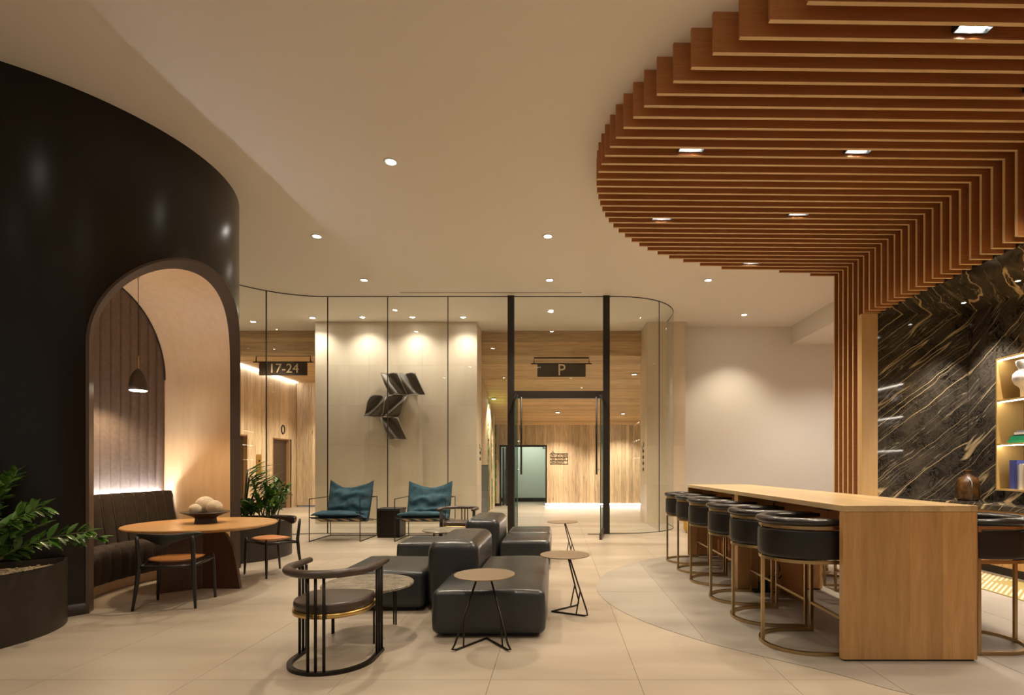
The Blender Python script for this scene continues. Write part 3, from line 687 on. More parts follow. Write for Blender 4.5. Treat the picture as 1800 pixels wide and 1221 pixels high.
for (x, y) in ((3.9,4.4),(2.9,3.0)): 
    q = at(0,0,1); 
    can_light(VPX+x*FPX/y, VPY-2.98*FPX/y, 'toward the back wall')
# wall carrying the slats
wr = MB().box(XW, 8.1, 8.60, 8.7, 0, CEIL).box(XW, XW+.1, 7.86, 8.6, 0, CEIL).box(XW, XW+.1, 1.0, 7.86, HN+.04, CEIL).box(XW, XW+.1, -1, 3.0, 0, HN+.04).build('wall_right', M['slat'])
tag(wr, 'wall behind the maple slats beside the marble niche', 'wall', kind='structure')
o = MB().box(XF, XW, 7.78, 7.86, 0, HN+.0).build('trim_3', M['jamb']); tag(o, 'blond maple jamb board at the edge of the marble niche', 'trim', kind='structure')
# ------------------------------------------------------------------ marble niche
XN, YN0, YN1 = 5.92, 3.0, 7.80
def mslab(parent, mb, loc=(0,0,0)): return mb.build('marble_slab', M['marble'], parent)
wn = MB().box(XW, XN, YN1+.014, YN1+.06, 0, HN).build('wall_niche_end', M['frame']); tag(wn, 'end wall of the niche in dark veined marble slabs', 'wall', kind='structure')
for (a, b_) in ((0,2.178),(2.182,HN)): mslab(wn, MB().box(XW+.001, XN-.002, YN1, YN1+.013, a, b_))
wb = MB().box(XN+.014, XN+.06, YN0, YN1, 0, HN).build('wall_niche_back', M['frame']); tag(wb, 'long back wall of the niche in dark veined marble slabs', 'wall', kind='structure')
ys = [YN1-.002, 6.6, 5.4, 4.2, YN0]
for i in range(4):
    for (a, b_) in ((0,2.178),(2.182,HN)): mslab(wb, MB().box(XN, XN+.013, ys[i+1]+.001, ys[i]-.001, a, b_))
wc = MB().box(XW, XN+.06, YN0, YN1+.06, HN+.0135, HN+.05).build('ceiling_niche', M['frame']); tag(wc, 'niche soffit in dark veined marble', 'ceiling', kind='structure')
for i in range(4): mslab(wc, MB().box(XW+.001, XN, ys[i+1]+.001, ys[i]-.001, HN, HN+.013))
wall('wall_niche_near', MB().box(XW, XN, YN0-.05, YN0, 0, HN), M['marble'], 'near end of the marble niche')
for y, wh in ((7.25,'nearest the jamb board'),(6.4,'second from the jamb board'),(5.5,'third from the jamb board'),(4.6,'fourth from the jamb board')):
    downlight(5.45, y, HN-.001, 150, 'tiny round downlight in the marble niche soffit, '+wh, 'niche soffit downlights', NEUT, 80, (5.80, y+.12, 0), .02, .4)
# counter
ct = empty('counter_cabinet', (5.3, 5.4, 0)); tag(ct, 'low maple cabinet under the marble counter in the niche', 'cabinet')
MB().box(.04, .60, -2.3, 2.38, 0, .1).build('toe_kick', M['frame'], ct); MB().box(.02, .60, -2.3, 2.38, .1, .775).build('body', M['maple'], ct)
for i in range(7):
    y = -2.3+i*.668; MB().box(0, .02, y+.003, y+.665, .11, .765).build('door', M['maple'], ct)
o = MB().box(5.24, XN-.001, 3.05, YN1-.002, .776, .84).build('worktop', M['marble'], bevel=.004); tag(o, 'dark veined marble counter slab on the niche cabinet', 'worktop')
# amber bottle
bt = MB().lathe([(.0,0),(.115,0),(.135,.03),(.14,.12),(.135,.24),(.11,.31),(.05,.345),(.036,.36),(.034,.395),(.046,.40),(.046,.415),(.025,.415)], 28)
o = bt.build('glass_bottle', M['amber'], None, True, loc=(5.58, 7.35, .841)); tag(o, 'brown amber glass bottle with narrow neck on the marble counter', 'bottle')
ob = empty('wall_outlet', (XN-.002, 7.2, .98)); tag(ob, 'small black socket on the marble wall behind the bottle', 'socket')
MB().box(-.03, .0, -.05, .05, -.06, .06).build('plate', M['plastic'], ob, bevel=.004)
for h in (-.025, .025): MB().box(-.034, -.029, -.02, .02, h-.012, h+.012).build('socket', M['frame'], ob)
# shelf
YS0, YS1 = 4.2, 6.88
sh = empty('wall_shelf', (5.58, YS1, 1.0)); tag(sh, 'brass wall shelf unit with three lit tiers on the marble', 'shelf')
D_, LZ = XN-5.58, YS1-YS0
MB().box(0, D_, -.018, 0, 0, 1.67).build('end_panel', M['shelfgold'], sh); MB().box(0, D_, -LZ, -LZ+.018, 0, 1.67).build('end_panel', M['shelfgold'], sh)
SHELF = (0, .57, 1.12, 1.65)
for h in SHELF:
    p_ = MB().box(0, D_, -LZ+.018, -.018, h, h+.022).build('shelf_board', M['shelfgold'], sh)
    if h > 0: MB().box(.03, .05, -LZ+.03, -.03, h-.008, h-.001).build('light_strip', M['ledshelf'], p_)
def book(y, th, dep, hgt, mat, label, base, flat=False, x=5.62, group=None, rz=0):
    b = empty('book', (x, y, base), rz); tag(b, label, 'book', group)
    if not flat:
        MB().box(0, dep, 0, .003, 0, hgt).box(0, dep, th-.003, th, 0, hgt).box(-.003, 0, 0, th, 0, hgt).build('cover', M[mat], b); MB().box(.002, dep-.004, .0031, th-.0031, .003, hgt-.004).build('pages', M['paper'], b)
    else:
        MB().box(0, dep, 0, hgt, 0, .003).box(0, dep, 0, hgt, th-.003, th).box(-.003, 0, 0, hgt, 0, th).build('cover', M[mat], b); MB().box(.002, dep-.004, .003, hgt-.004, .0031, th-.0031).build('pages', M['paper'], b)
B0 = 1.0+.0225
yb = 6.72
for i, (th, hg, m_, lab) in enumerate(((.075,.36,'bookblue','thick blue book standing at the end of the lowest shelf'),(.022,.355,'bookblue','slim blue book beside the thick blue one'),(.035,.30,'bookgrey','grey book standing next to the blue books'),(.045,.315,'bookwhite','white spined book between grey and beige ones'),(.03,.30,'booktan','beige spined book after the white one'),(.04,.29,'bookgrey','second grey book, after the beige one'),(.035,.30,'bookred','maroon book in the lowest row of books'),(.03,.28,'bookwhite','slim white book after the maroon one'))):
    yb -= th+.003; book(yb, th, .24, hg, m_, lab, B0, x=5.62+.006*(i % 3), group='books standing on the lowest shelf')
hh = 1.0+.57+.0225
for i, (th, ln, m_, lab, yy) in enumerate(((.04,.40,'bookgreen','larger green book at the bottom of the flat stack',6.35),(.045,.34,'bookgreen','smaller green book lying on the larger green one',6.37),(.012,.30,'plastic','thin black booklet in the flat stack',6.37),(.03,.31,'bookwhite','white book near the top of the flat stack',6.34),(.022,.24,'bookgrey','grey book topping the flat stack',6.38))):
    book(yy, th, .24, ln, m_, lab, hh, True, x=5.62, group='books in the flat stack'); hh += th+.001
vb = MB()
vb.lathe([(0,0),(.075,0),(.075,.10),(.085,.13),(.13,.17),(.155,.23),(.15,.29),(.115,.335),(.09,.35),(.115,.40),(.12,.45),(.115,.455),(.105,.45),(.085,.38)], 28)
o = vb.build('ceramic_vase', M['ceramic'], None, True, loc=(5.735, 6.585, 1.0+1.12+.0225)); tag(o, 'white ceramic vase with a bulging body on the top shelf', 'vase')
# rug
rg = empty('rug', (4.87, 5.2, .0032)); tag(rg, 'ochre rug with cream stripes before the niche cabinet', 'rug')
MB().box(-.36, .36, -2.1, 2.1, 0, .010).build('pile', M['rug'], rg); MB().box(-.375,-.36,-2.1,2.1,0,.010).box(.36,.375,-2.1,2.1,0,.010).build('binding', M['rugedge'], rg)

# ------------------------------------------------------------------ bar tables
FZ = .0032
def bar_table(y0, y1, label):
    t = empty('bar_table', (2.35, (y0+y1)/2, FZ)); tag(t, label, 'table', 'maple bar tables'); L = (y1-y0)/2; H = 1.042-FZ
    MB().box(-.45, .45, -L, L, H-.042, H).build('table_top', M['mapletop'], t, bevel=.003)
    for s in (-1, 1):
        ya, yb_ = (-L, -L+.05) if s < 0 else (L-.05, L)
        MB().box(-.448, .448, ya+.001, yb_-.001, .012, H-.043).build('end_panel', M['maple'], t, bevel=.002)
        MB().box(-.43, .43, ya+.008, yb_-.008, 0, .012).build('plinth', M['frame'], t)
    for a, b_ in ((-L+.051, -.002), (.002, L-.051)): MB().box(-.02, .02, a, b_, .0+.62, H-.043).build('spine_panel', M['slat'], t)
    for a, b_ in ((-L+.051, -L+.60), (L-.60, L-.051)): MB().box(-.02,.02,a,b_,.012,.619).build('spine_leg', M['slat'], t)
    for s in (-1, 1): MB().box(-.30, -.20, s*.5-.08, s*.5+.08, H-.075, H-.043).build('power_box', M['plastic'], t)
bar_table(3.60, 5.755, 'maple bar table with full height end panels, the one nearer the flat end of the inlay')
bar_table(5.762, 7.92, 'maple bar table abutting the other, its far panel beside the gold pouf')
bpy.data.objects['bar_table']['label'] = 'maple bar table with power cables hanging beneath it'
cb_ = empty('power_cable', (2.14, 5.62, FZ)); tag(cb_, 'black power cables hanging to a floor box under the bar table', 'cable')
MB().box(-.11, .11, -.06, .06, 0, .012).box(-.04,.04,-.03,.03,.012,.10).build('floor_box', M['plastic'], cb_)
for i in range(3):
    pts = [(.02*i, .02, .10), (.05+.06*i, 0, .14), (.13+.05*i, .02, .22), (.14+.02*i, .03, .34), (.11, .04, .45+.03*i), (.12+.01*i, .05, .60), (.13, .05, .92)]
    MB().tube(smooth3(pts) if 'smooth3' in globals() else pts, .007, 6).build('cable', M['plastic'], cb_, True)
# ------------------------------------------------------------------ bar stools
def make_stool():
    t = empty('bar_stool', (0,0,0)); r = .285; yf = .22
    U = upath(r, yf, n=18)
    MB().tube([(p[0],p[1],.0125) for p in U], .0165, 4).build('base_loop', M['brass'], t)
    MB().tube([(p[0],p[1],.64) for p in U], .0165, 4).build('lower_ring', M['brass'], t)
    MB().tube([(p[0],p[1],.875) for p in U], .0155, 4).build('upper_ring', M['brass'], t)
    for (x, y) in ((-r,yf-.012),(r,yf-.012),(0,-r)): MB().box(x-.011, x+.011, y-.011, y+.011, .02, .88).build('leg', M['brass'], t)
    MB().bar((-r,yf-.012,.225),(r,yf-.012,.225),.02,.02).build('footrest', M['brass'], t)
    def shell(u, v):
        i = u*(len(U)-1); k = min(int(i), len(U)-2); f_ = i-k; p = Vector(U[k]).lerp(Vector(U[k+1]), f_)
        q = Vector((p.x, p.y)) if p.y < 0 else Vector((p.x, 0)); q = q.normalized() if q.length else Vector((1,0))
        ang = v*2*PI; th = .030; hh_ = .1
        c, s = math.cos(ang), math.sin(ang)
        off = th*math.copysign(abs(c)**.45, c); zz = hh_*math.copysign(abs(s)**.35, s)
        e = .94 if (u < .02 or u > .98) else 1
        return (p.x-q.x*.004+q.x*off*e*.8, p.y-q.y*.004+q.y*off*e*.8-(.02 if False else 0), .757+zz*e)
    sh_ = MB().grid(shell, 44, 24); sh_.build('shell', M['bleather'], t, True)
    ap = [(p[0]*.985, p[1]*.985, .915) for p in upath(r, yf+.05, n=18)]
    MB().tube(ap, [.02]+[.034]*(len(ap)-2)+[.02], 12, flat=(1.25,.85)).build('arm_pad', M['armleather'], t, True)
    def cush(u, v):
        a = u*2*PI; x = math.cos(a); y = math.sin(a)
        x = math.copysign(abs(x)**.7, x)*.245; y = (math.copysign(abs(y)**.6, y))*.235
        if v < .5: k = v*2; return (x*k, y*k-.02, .735-.012*k**3)
        k = (v-.5)*2; return (x*(1-.03*k), y*(1-.03*k)-.02, .723-.075*k)
    MB().grid(cush, 32, 12).build('seat_cushion', M['bleather'], t, True)
    return t
st0 = make_stool()
ZST = [3.99, 4.66, 5.34, 6.14, 6.79, 7.46]
SN = ['nearest the free end panel', 'second from the free end panel', 'third from the free end panel', 'fourth from the free end panel', 'fifth from the free end panel', 'sixth from the free end panel']
for i, y in enumerate(ZST):
    s_ = st0 if i == 0 else copy_tree(st0)
    s_.location = (1.80, y, FZ); s_.rotation_euler = (0,0,-PI/2)
    tag(s_, 'black and brass bar stool on the sofa side, '+SN[i], 'bar stool', 'bar stools on the lounge side')
for i, y in enumerate(ZST):
    s_ = copy_tree(st0); s_.location = (3.11, y+.02, FZ); s_.rotation_euler = (0,0,PI/2)
    tag(s_, 'black and brass bar stool on the marble side, '+SN[i].split(',')[0], 'bar stool', 'bar stools on the marble side')
gp = MB().lathe([(0,0),(.15,0),(.15,.02),(.2,.03),(.22,.08),(.22,.40),(.2,.44),(0,.45)], 28, (2.72,10.7,0))
o = gp.build('gold_pouf', M['gold'], None, True); tag(o, 'round gold pouf on the floor beyond the bar tables', 'pouf')

# ------------------------------------------------------------------ black drum with alcove
DC = Vector((-5.72, 5.93)); DR = 1.92; T0 = -.04; ZC = DC.y+DR*math.sin(T0)
BO, BI, SPR = 1.084, .985, 2.40
TO = .60; TI = .555; RI = 1.82
dw = empty('wall_left', (DC.x, DC.y, 0)); tag(dw, 'glossy black cylindrical drum wall with an arched seating alcove', 'wall', kind='structure')
def arch_h(s, b): return SPR+math.sqrt(max(0, b*b-s*s))
mb = MB()
NT = 40
tt = [T0-TO+2*TO*(.5-.5*math.cos(PI*i/NT)) for i in range(NT+1)]
def dp(t, h, r=DR): return (r*math.cos(t), r*math.sin(t), h)
def sdev(t): return (math.sin(t-T0))/math.sin(TO)   # -1..1
for a, b_ in zip(tt[:-1], tt[1:]):
    ha = SPR+BO*math.sqrt(max(0,1-sdev(a)**2)); hb = SPR+BO*math.sqrt(max(0,1-sdev(b_)**2))
    mb.add([dp(a,ha),dp(b_,hb),dp(b_,CEIL),dp(a,CEIL)], [(0,1,2,3)])
N2 = 90
t1, t2 = T0+TO, T0-TO+2*PI
for i in range(N2):
    a = t1+(t2-t1)*i/N2; b_ = t1+(t2-t1)*(i+1)/N2
    mb.add([dp(a,0),dp(b_,0),dp(b_,SPR),dp(a,SPR),dp(b_,CEIL),dp(a,CEIL)], [(0,1,2,3),(3,2,4,5)])
mb.build('drum_shell', M['black'], dw, True)
# arched bevelled trim
def arch_pts(to, b, r, n=40):
    pts = [(T0-to, 0), (T0-to, SPR*.5)]
    for i in range(n+1):
        s = -math.cos(PI*i/n); t = T0+math.asin(max(-1,min(1,s*math.sin(to)))); pts.append((t, SPR+b*math.sqrt(max(0,1-s*s))))
    pts += [(T0+to, SPR*.5), (T0+to, 0)]
    return [dp(t, h, r) for t, h in pts]
A = arch_pts(TO, BO, DR); A2 = arch_pts(TO, BO, DR+.012); B2 = arch_pts(TO-.012, BO-.02, DR+.012); Bp = arch_pts(TI, BI, RI)
n = len(A)
mb = MB(); mb.add(A+A2+B2+Bp, [(r_*n+i, r_*n+i+1, (r_+1)*n+i+1, (r_+1)*n+i) for r_ in range(3) for i in range(n-1)])
mb.build('arch_trim', M['trim'], dw, 'auto')
# vault lining (straight back to the padded wall)
XBK = -4.98-DC.x
Cp = [(XBK, p[1], p[2]) for p in Bp]
mb = MB()
NS = 6
rows = [[tuple(Vector(Bp[i]).lerp(Vector(Cp[i]), j/NS)) for i in range(n)] for j in range(NS+1)]
mb.add(sum(rows, []), [(j*n+i, j*n+i+1, (j+1)*n+i+1, (j+1)*n+i) for j in range(NS) for i in range(n-1)])
mb.build('vault_lining', M['lining'], dw, 'auto')
# base skirting of the drum
mb = MB()
for i in range(N2):
    a = t1+.001+(t2-t1-.002)*i/N2; b_ = t1+.001+(t2-t1-.002)*(i+1)/N2
    mb.add([dp(a,0,DR+.02),dp(b_,0,DR+.02),dp(b_,.09,DR+.02),dp(a,.09,DR+.02),dp(a,.10,DR),dp(b_,.10,DR)], [(0,1,2,3),(3,2,5,4)])
mb.build('skirting', M['frame'], dw, True)
# padded back wall
back = MB()
ylo, yhi = Cp[1][1], Cp[-2][1]
NB = 14; cw = (yhi-ylo)/NB
ymid = (ylo+yhi)/2; hwid = (yhi-ylo)/2
for i in range(NB):
    ya, yb_ = ylo+i*cw, ylo+(i+1)*cw
    def f(u, v, ya=ya, yb_=yb_):
        y = ya+(yb_-ya)*u; top = SPR+BI*math.sqrt(max(0,1-((y-ymid)/hwid)**2))
        return (XBK+.004+.020*math.sin(PI*u)**.35, y, .5+(top-.5)*v)
    MB().grid(f, 10, 12).build('padded_channel', M['padding'], dw, True)
MB().tube([(XBK+.022, p[1]*.992+ (0 if False else 0), p[2]-.006) for p in Cp[2:-2]], .012, 8).build('edge_piping', M['velvet'], dw, True)
MB().box(XBK-.03, XBK+.004, ylo, yhi, 0, SPR+BI*.2).build('back_board', M['frame'], dw)
MB().box(XBK-.06, XBK-.03, ylo, yhi, 0, SPR+BI).build('back_core', M['frame'], dw)
# alcove bench
bn = empty('banquette', (DC.x, ZC, 0)); tag(bn, 'curved dark velvet banquette with stitched channels in the alcove', 'bench')
NBN = 12; by0, by1 = -.93, .90
cwb = (by1-by0)/NBN
def xfront(y): return (-4.60-DC.x)+.22*(y/.95)**2
XB = -4.835-DC.x
for i in range(NBN):
    ya, yb_ = by0+i*cwb, by0+(i+1)*cwb
    def fb(u, v, ya=ya, yb_=yb_):
        y = ya+(yb_-ya)*u; bul = .018*math.sin(PI*u)**.5
        path = [(XB+.085, .47), (XB+.05, .75), (XB+.02, .96), (XB+.005, 1.0), (XB-.035, 1.0), (XB-.04,.9)]
        k = v*(len(path)-1); j = min(int(k), len(path)-2); q = Vector(path[j]).lerp(Vector(path[j+1]), k-j)
        return (q.x+bul*(1 if v < .7 else 0), y, q.y+bul*(0 if v < .5 else .5))
    MB().grid(fb, 8, 15).build('back_channel', M['velvet'], bn, True)
    def fs(u, v, ya=ya, yb_=yb_):
        y = ya+(yb_-ya)*u; bul = .016*math.sin(PI*u)**.5; xf = xfront(y)
        path = [(XB+.02,.47),(xf-.16,.475),(xf-.06,.465),(xf-.015,.43),(xf,.37),(xf-.005,.25),(xf-.02,.14),(xf-.05,.11)]
        k = v*(len(path)-1); j = min(int(k), len(path)-2); q = Vector(path[j]).lerp(Vector(path[j+1]), k-j)
        return (q.x+(bul if v > .35 else 0), y, q.y+(bul if v < .6 else 0))
    MB().grid(fs, 8, 21).build('seat_channel', M['velvet'], bn, True)
for i in range(NBN+1):
    y = by0+i*cwb; xf = xfront(y)
    MB().tube([(XB+.09,y,.48),(XB+.056,y,.75),(XB+.026,y,.96),(XB+.008,y,1.003)], .004, 5).build('back_piping', M['piping'], bn, True)
    MB().tube([(XB+.06,y,.474),(xf-.16,y,.479),(xf-.055,y,.468),(xf-.01,y,.433),(xf+.005,y,.37),(xf,y,.25),(xf-.016,y,.14)], .004, 5).build('seat_piping', M['piping'], bn, True)
mb = MB(); pl = [(XB-.03, by0+.01)]+[(xfront(by0+.01+(by1-by0-.02)*i/12)-.10, by0+.01+(by1-by0-.02)*i/12) for i in range(13)]+[(XB-.03, by1-.01)]
mb.prism(pl, 0, .12); mb.build('plinth', M['lining'], bn)
mb = MB(); mb.prism([(p[0]+.03 if 0 < i < len(pl)-1 else p[0], p[1]) for i, p in enumerate(pl)], .12, .44).build('core', M['velvet'], bn)
MB().box(XB-.038, XB+.03, by0+.004, by1-.004, .44, .96).build('back_core', M['velvet'], bn)
led('alcove_light_strip', MB().box(-4.93, -4.895, ZC-.9, ZC+.88, .935, .945), 'cool white light line behind the banquette back', 'ledalc' if 'ledalc' in M else 'led')
# pendant
pd = empty('pendant_lamp', (-4.50, 5.80, 2.12)); tag(pd, 'small bronze bell pendant lamp hanging in the arched alcove', 'pendant lamp')
MB().lathe([(.085,0),(.083,.05),(.072,.12),(.05,.18),(.024,.215),(.012,.225),(0,.226)], 28).build('lamp_shade', M['sign'], pd, True, solid=.003)
MB().lathe([(0,-.012),(.072,-.010),(.080,-.002),(.080,.006),(0,.008)], 24).build('diffuser', M['shadein'], pd, True)
MB().tube([(0,0,.224),(0,0,.37)], .008, 8).build('stem', M['brass'], pd, True)
MB().tube([(0,0,.37),(0,0,1.255)], .003, 6).build('cord', M['plastic'], pd); MB().lathe([(0,1.20),(.012,1.20),(.012,1.245),(.04,1.25),(.04,1.258),(0,1.258)], 16).build('ceiling_hook', M['brass'], pd, True)
spot(pd, (0,0,-.02), 42, WARMER, 150, .5, .05)

# ------------------------------------------------------------------ planters and plants
def planter(cx, cy, r, h, label):
    t = empty('planter', (cx, cy, 0)); tag(t, label, 'planter', 'black planters against the drum')
    def ring(rr, gap):
        pts = []
        for i in range(72):
            a = 2*PI*i/72; p = Vector((cx+rr*math.cos(a), cy+rr*math.sin(a))); d = p-DC
            if d.length < DR+.03+gap: p = DC+d.normalized()*(DR+.03+gap)
            pts.append((p.x-cx, p.y-cy))
        return pts
    o_, i_ = ring(r, 0), ring(r-.02, .015); m = 72
    mb = MB()
    vv = [(p[0],p[1],0) for p in o_]+[(p[0],p[1],h) for p in o_]+[(p[0],p[1],h) for p in i_]+[(p[0],p[1],h-.12) for p in i_]
    mb.add(vv, [(k*m+i, k*m+(i+1) % m, (k+1)*m+(i+1) % m, (k+1)*m+i) for k in range(3) for i in range(m)])
    mb.build('pot', M['planter'], t, 'auto')
    i2 = ring(r-.021, .016)
    MB().add([(p[0],p[1],h-.06+.01*math.sin(9*i)) for i, p in enumerate(i2)]+[(sum(p[0] for p in i2)/m, sum(p[1] for p in i2)/m, h-.04)], [(i,(i+1) % m, m) for i in range(m)]).build('gravel', M['gravel'], t, kind='stuff')
    # loose pebbles
    mb = MB(); rnd = random.Random(int(cy*100))
    for _ in range(700):
        a = rnd.uniform(0, 2*PI); rr = r*math.sqrt(rnd.random())*.95; p = Vector((cx+rr*math.cos(a), cy+rr*math.sin(a)))
        if (p-DC).length < DR+.06: continue
        s = rnd.uniform(.008,.016); mb.lathe([(0,-s*.6),(s,0),(0,s*.6)], 5, (p.x-cx,p.y-cy,h-.045))
    mb.build('pebbles', M['gravel'], t, kind='stuff')
    return t
planter(-4.75, 4.05, .80, .523, 'black curved planter of gravel on the dim side of the drum')
planter(-4.75, 7.86, .80, .523, 'black curved planter beside the glass screen')
def leafmesh(L, W, mat, name='leaf'):
    mb = MB(); prof = [(0,.0),(.12,.45),(.3,.9),(.5,1),(.7,.8),(.88,.4),(1,0)]
    vv = []
    for (t, ww) in prof: 
        z = -.10*L*t*t; vv += [(t*L, -ww*W/2, z+.18*ww*W), (t*L, 0, z), (t*L, ww*W/2, z+.18*ww*W)]
    ff = []
    for i in range(len(prof)-1):
        b = i*3; ff += [(b,b+3,b+4,b+1),(b+1,b+4,b+5,b+2)]
    mb.add(vv, ff); return mb.mesh(name, mat, True)
LEAF = leafmesh(.105, .042, M['leaf']); LEAFL = leafmesh(.095, .036, M['leafl'])
def orient(d, up, roll=0):
    d = d.normalized(); y = up.cross(d)
    if y.length < 1e-3: y = Vector((0,1,0))
    y.normalize(); z = d.cross(y); m = Matrix((d, y, z)).transposed(); return m.to_euler()
def away(stems, loc, k=.35):
    to = Vector((DC.x-loc[0], DC.y-loc[1])).normalized(); res = []
    for (dx, dy, h_, b_) in stems:
        d = dx*to.x+dy*to.y
        if d > 0: dx -= to.x*d*(1-k); dy -= to.y*d*(1-k)
        res.append((dx, dy, h_, b_))
    return res
def zz_plant(name, loc, stems, rnd, label, leafs=11, leaflen=1.0, young=.2, group=None, extra=0):
    t = empty(name, loc); tag(t, label, 'plant', group); stems = away(stems, loc)
    mbx = MB()
    for si, (dx, dy, ht, bend) in enumerate(stems):
        base = Vector((rnd.uniform(-.12,.12)+dx*.15, rnd.uniform(-.12,.12)+dy*.15, 0)); out = Vector((dx, dy, 0))
        pts = []
        for i in range(11):
            u = i/10; pts.append(base+out*(u**1.6)*1.0+Vector((0,0,ht*(u-bend*u*u))))
        st = MB().tube(pts, [.011*(1-.75*i/10) for i in range(11)], 6).build('stem', M['stem'], t, True)
        me = LEAFL if rnd.random() < young else LEAF
        for li in range(leafs):
            u = .32+.68*(li+.5)/leafs; k = u*10; j = min(int(k), 9); p = pts[j].lerp(pts[j+1], k-j); tg = (pts[j+1]-pts[j]).normalized()
            side = tg.cross(Vector((0,0,1))); side = side.normalized() if side.length > .05 else Vector((1,0,0))
            sg = 1 if li % 2 else -1
            ax = Quaternion(tg, rnd.uniform(-.5,.5)+ (si % 5)*.3) @ side
            dr = (tg*(.75 if li < leafs-1 else 3)+ax*sg*.9+Vector((0,0,rnd.uniform(-.1,.25))))
            s = leaflen*rnd.uniform(.75,1.1)*(1-.35*abs(u-.6))
            inst(me, 'leaf', st, tuple(p), orient(dr, Vector((0,0,1)).lerp(tg,.3)), (s,)*3)
            if extra:
                for e in range(extra):
                    dr2 = tg*.7-ax*sg*rnd.uniform(.6,1.0)+Vector((rnd.uniform(-.3,.3),rnd.uniform(-.3,.3),rnd.uniform(-.2,.3)))
                    mt = Matrix.Translation(p) @ orient(dr2, Vector((0,0,1))).to_matrix().to_4x4() @ Matrix.Scale(s, 4)
                    b = len(mbx.v); mbx.v += [tuple(mt @ v.co) for v in LEAF.vertices]; mbx.f += [tuple(b+i for i in pl_.vertices) for pl_ in LEAF.polygons]
    if extra: mbx.build('inner_foliage', M['leaf'], t, True, kind='stuff')
    return t
rnd = random.Random(5)
def stemset(n, spread, hlo, hhi, rnd, bias=(0,0)):
    res = []
    for i in range(n):
        a = 2*PI*i/n+rnd.uniform(-.3,.3); s = spread*rnd.uniform(.15,1.0); res.append((s*math.cos(a)+bias[0], s*math.sin(a)+bias[1], rnd.uniform(hlo,hhi)*(1-.35*s/spread), rnd.uniform(.1,.3)))
    return res
ss = stemset(18, .40, .75, 1.15, rnd)+[(.62,.22,.60,.42),(.58,.02,.80,.3),(.42,-.2,.75,.3),(.72,.26,.52,.45),(.18,-.42,.72,.35),(.02,-.1,1.25,.12),(-.1,-.2,1.2,.15),(.25,.05,1.0,.2)]
zz_plant('zz_plant', (-4.36, 3.92, .46), ss, rnd, 'large leafy green plant with arching glossy stems in the dim planter', 11, 1.22, .3, extra=4)
ss = stemset(18, .40, .55, .85, rnd)
zz_plant('zz_plant', (-4.30, 8.10, .46), ss, rnd, 'bushy small-leaved green plant in the planter by the glass', 10, 1.0, .4, extra=5)
ss = stemset(12, .20, .30, .5, rnd, (.08,.08))
zz_plant('zz_plant', (-4.80, 8.16, .46), ss, rnd, 'low dark green plant under the spiky palm', 10, .95, .3, extra=4)
pm = empty('palm_plant', (-4.78, 8.22, .46)); tag(pm, 'spiky dark palm rising from the planter by the glass', 'plant')
LONG = leafmesh(.46, .042, M['leaf'], 'frond_leaf')
for si, (dx, dy, ht) in enumerate(((.05,.02,.80),(.0,.16,.66),(.16,.12,.60))):
    pts = [Vector((dx*u, dy*u, ht*u)) for u in (0,.25,.5,.75,1)]
    st = MB().tube(pts, .014, 6).build('trunk', M['stem'], pm, True)
    for i in range(26):
        a = -.5+2.2*((i*.382) % 1); d = Vector((math.cos(a), math.sin(a), .15+.75*((i % 5)/5))); inst(LONG, 'leaf', st, tuple(pts[-1]-Vector((0,0,.012*i))), orient(d, Vector((0,0,1))), (rnd.uniform(.7,1.05),)*3)

# ------------------------------------------------------------------ round table, bowl, dining chairs
tb = empty('dining_table', (-3.80, 5.80, 0)); tag(tb, 'oval warm wood pedestal table before the alcove bench', 'table')
RT = .71
MB().lathe([(0,.645),(RT-.12,.645),(RT-.02,.668),(RT,.682),(RT-.004,.692),(RT-.012,.695),(0,.695)], 64).build('table_top', M['tabletop'], tb, 'auto')
def finp(ang, ln):
    prof = [(0,0),(.42*ln,0),(.40*ln,.12),(.37*ln,.30),(.33*ln,.46),(.26*ln,.58),(.17*ln,.635),(.10*ln,.645),(0,.645)]
    mb = MB(); c, s = math.cos(ang), math.sin(ang); th = .02; m = len(prof)
    vv = [(r*c-sg*th*s, r*s+sg*th*c, h) for sg in (-1,1) for (r,h) in prof]
    mb.add(vv, [tuple(range(m)), tuple(range(m,2*m))[::-1]]+[(i,(i+1) % m,(i+1) % m+m,i+m) for i in range(m)])
    mb.build('pedestal_fin', M['walnut'], tb)
for a in (.05, .05+PI/2+.3, PI+.9, 3*PI/2+.1): pass
for a, l in ((-.03,.98),(PI+.72,.98),(PI*.52,.9)): finp(a, l)
bw = empty('bowl', (-3.80, 5.84, .6955)); tag(bw, 'dark footed wooden bowl on the oval table', 'bowl')
MB().lathe([(0,0),(.108,0),(.104,.02),(.10,.05),(.11,.065),(.235,.115),(.23,.122),(.10,.08),(0,.075)], 40).build('bowl_body', M['bowl'], bw, 'auto')
for (x, y, r, lab) in ((-.055,.075,.098,'largest cream textured ball in the dark bowl'),(.10,-.01,.078,'middle sized cream textured ball in the dark bowl'),(-.052,-.098,.060,'smallest cream textured ball in the dark bowl')):
    rr = math.hypot(x,y); zb = .09+r*.93+max(0,rr-.09)*.25
    mb = MB().lathe([(r*math.sin(PI*i/16)*(1+.012*math.sin(i*7)), -r*math.cos(PI*i/16)) for i in range(17)], 24)
    o = mb.build('decorative_ball', M['ball'], None, True, loc=(-3.80+x, 5.84+y, .6955+zb)); tag(o, lab, 'ball', 'cream balls in the bowl')
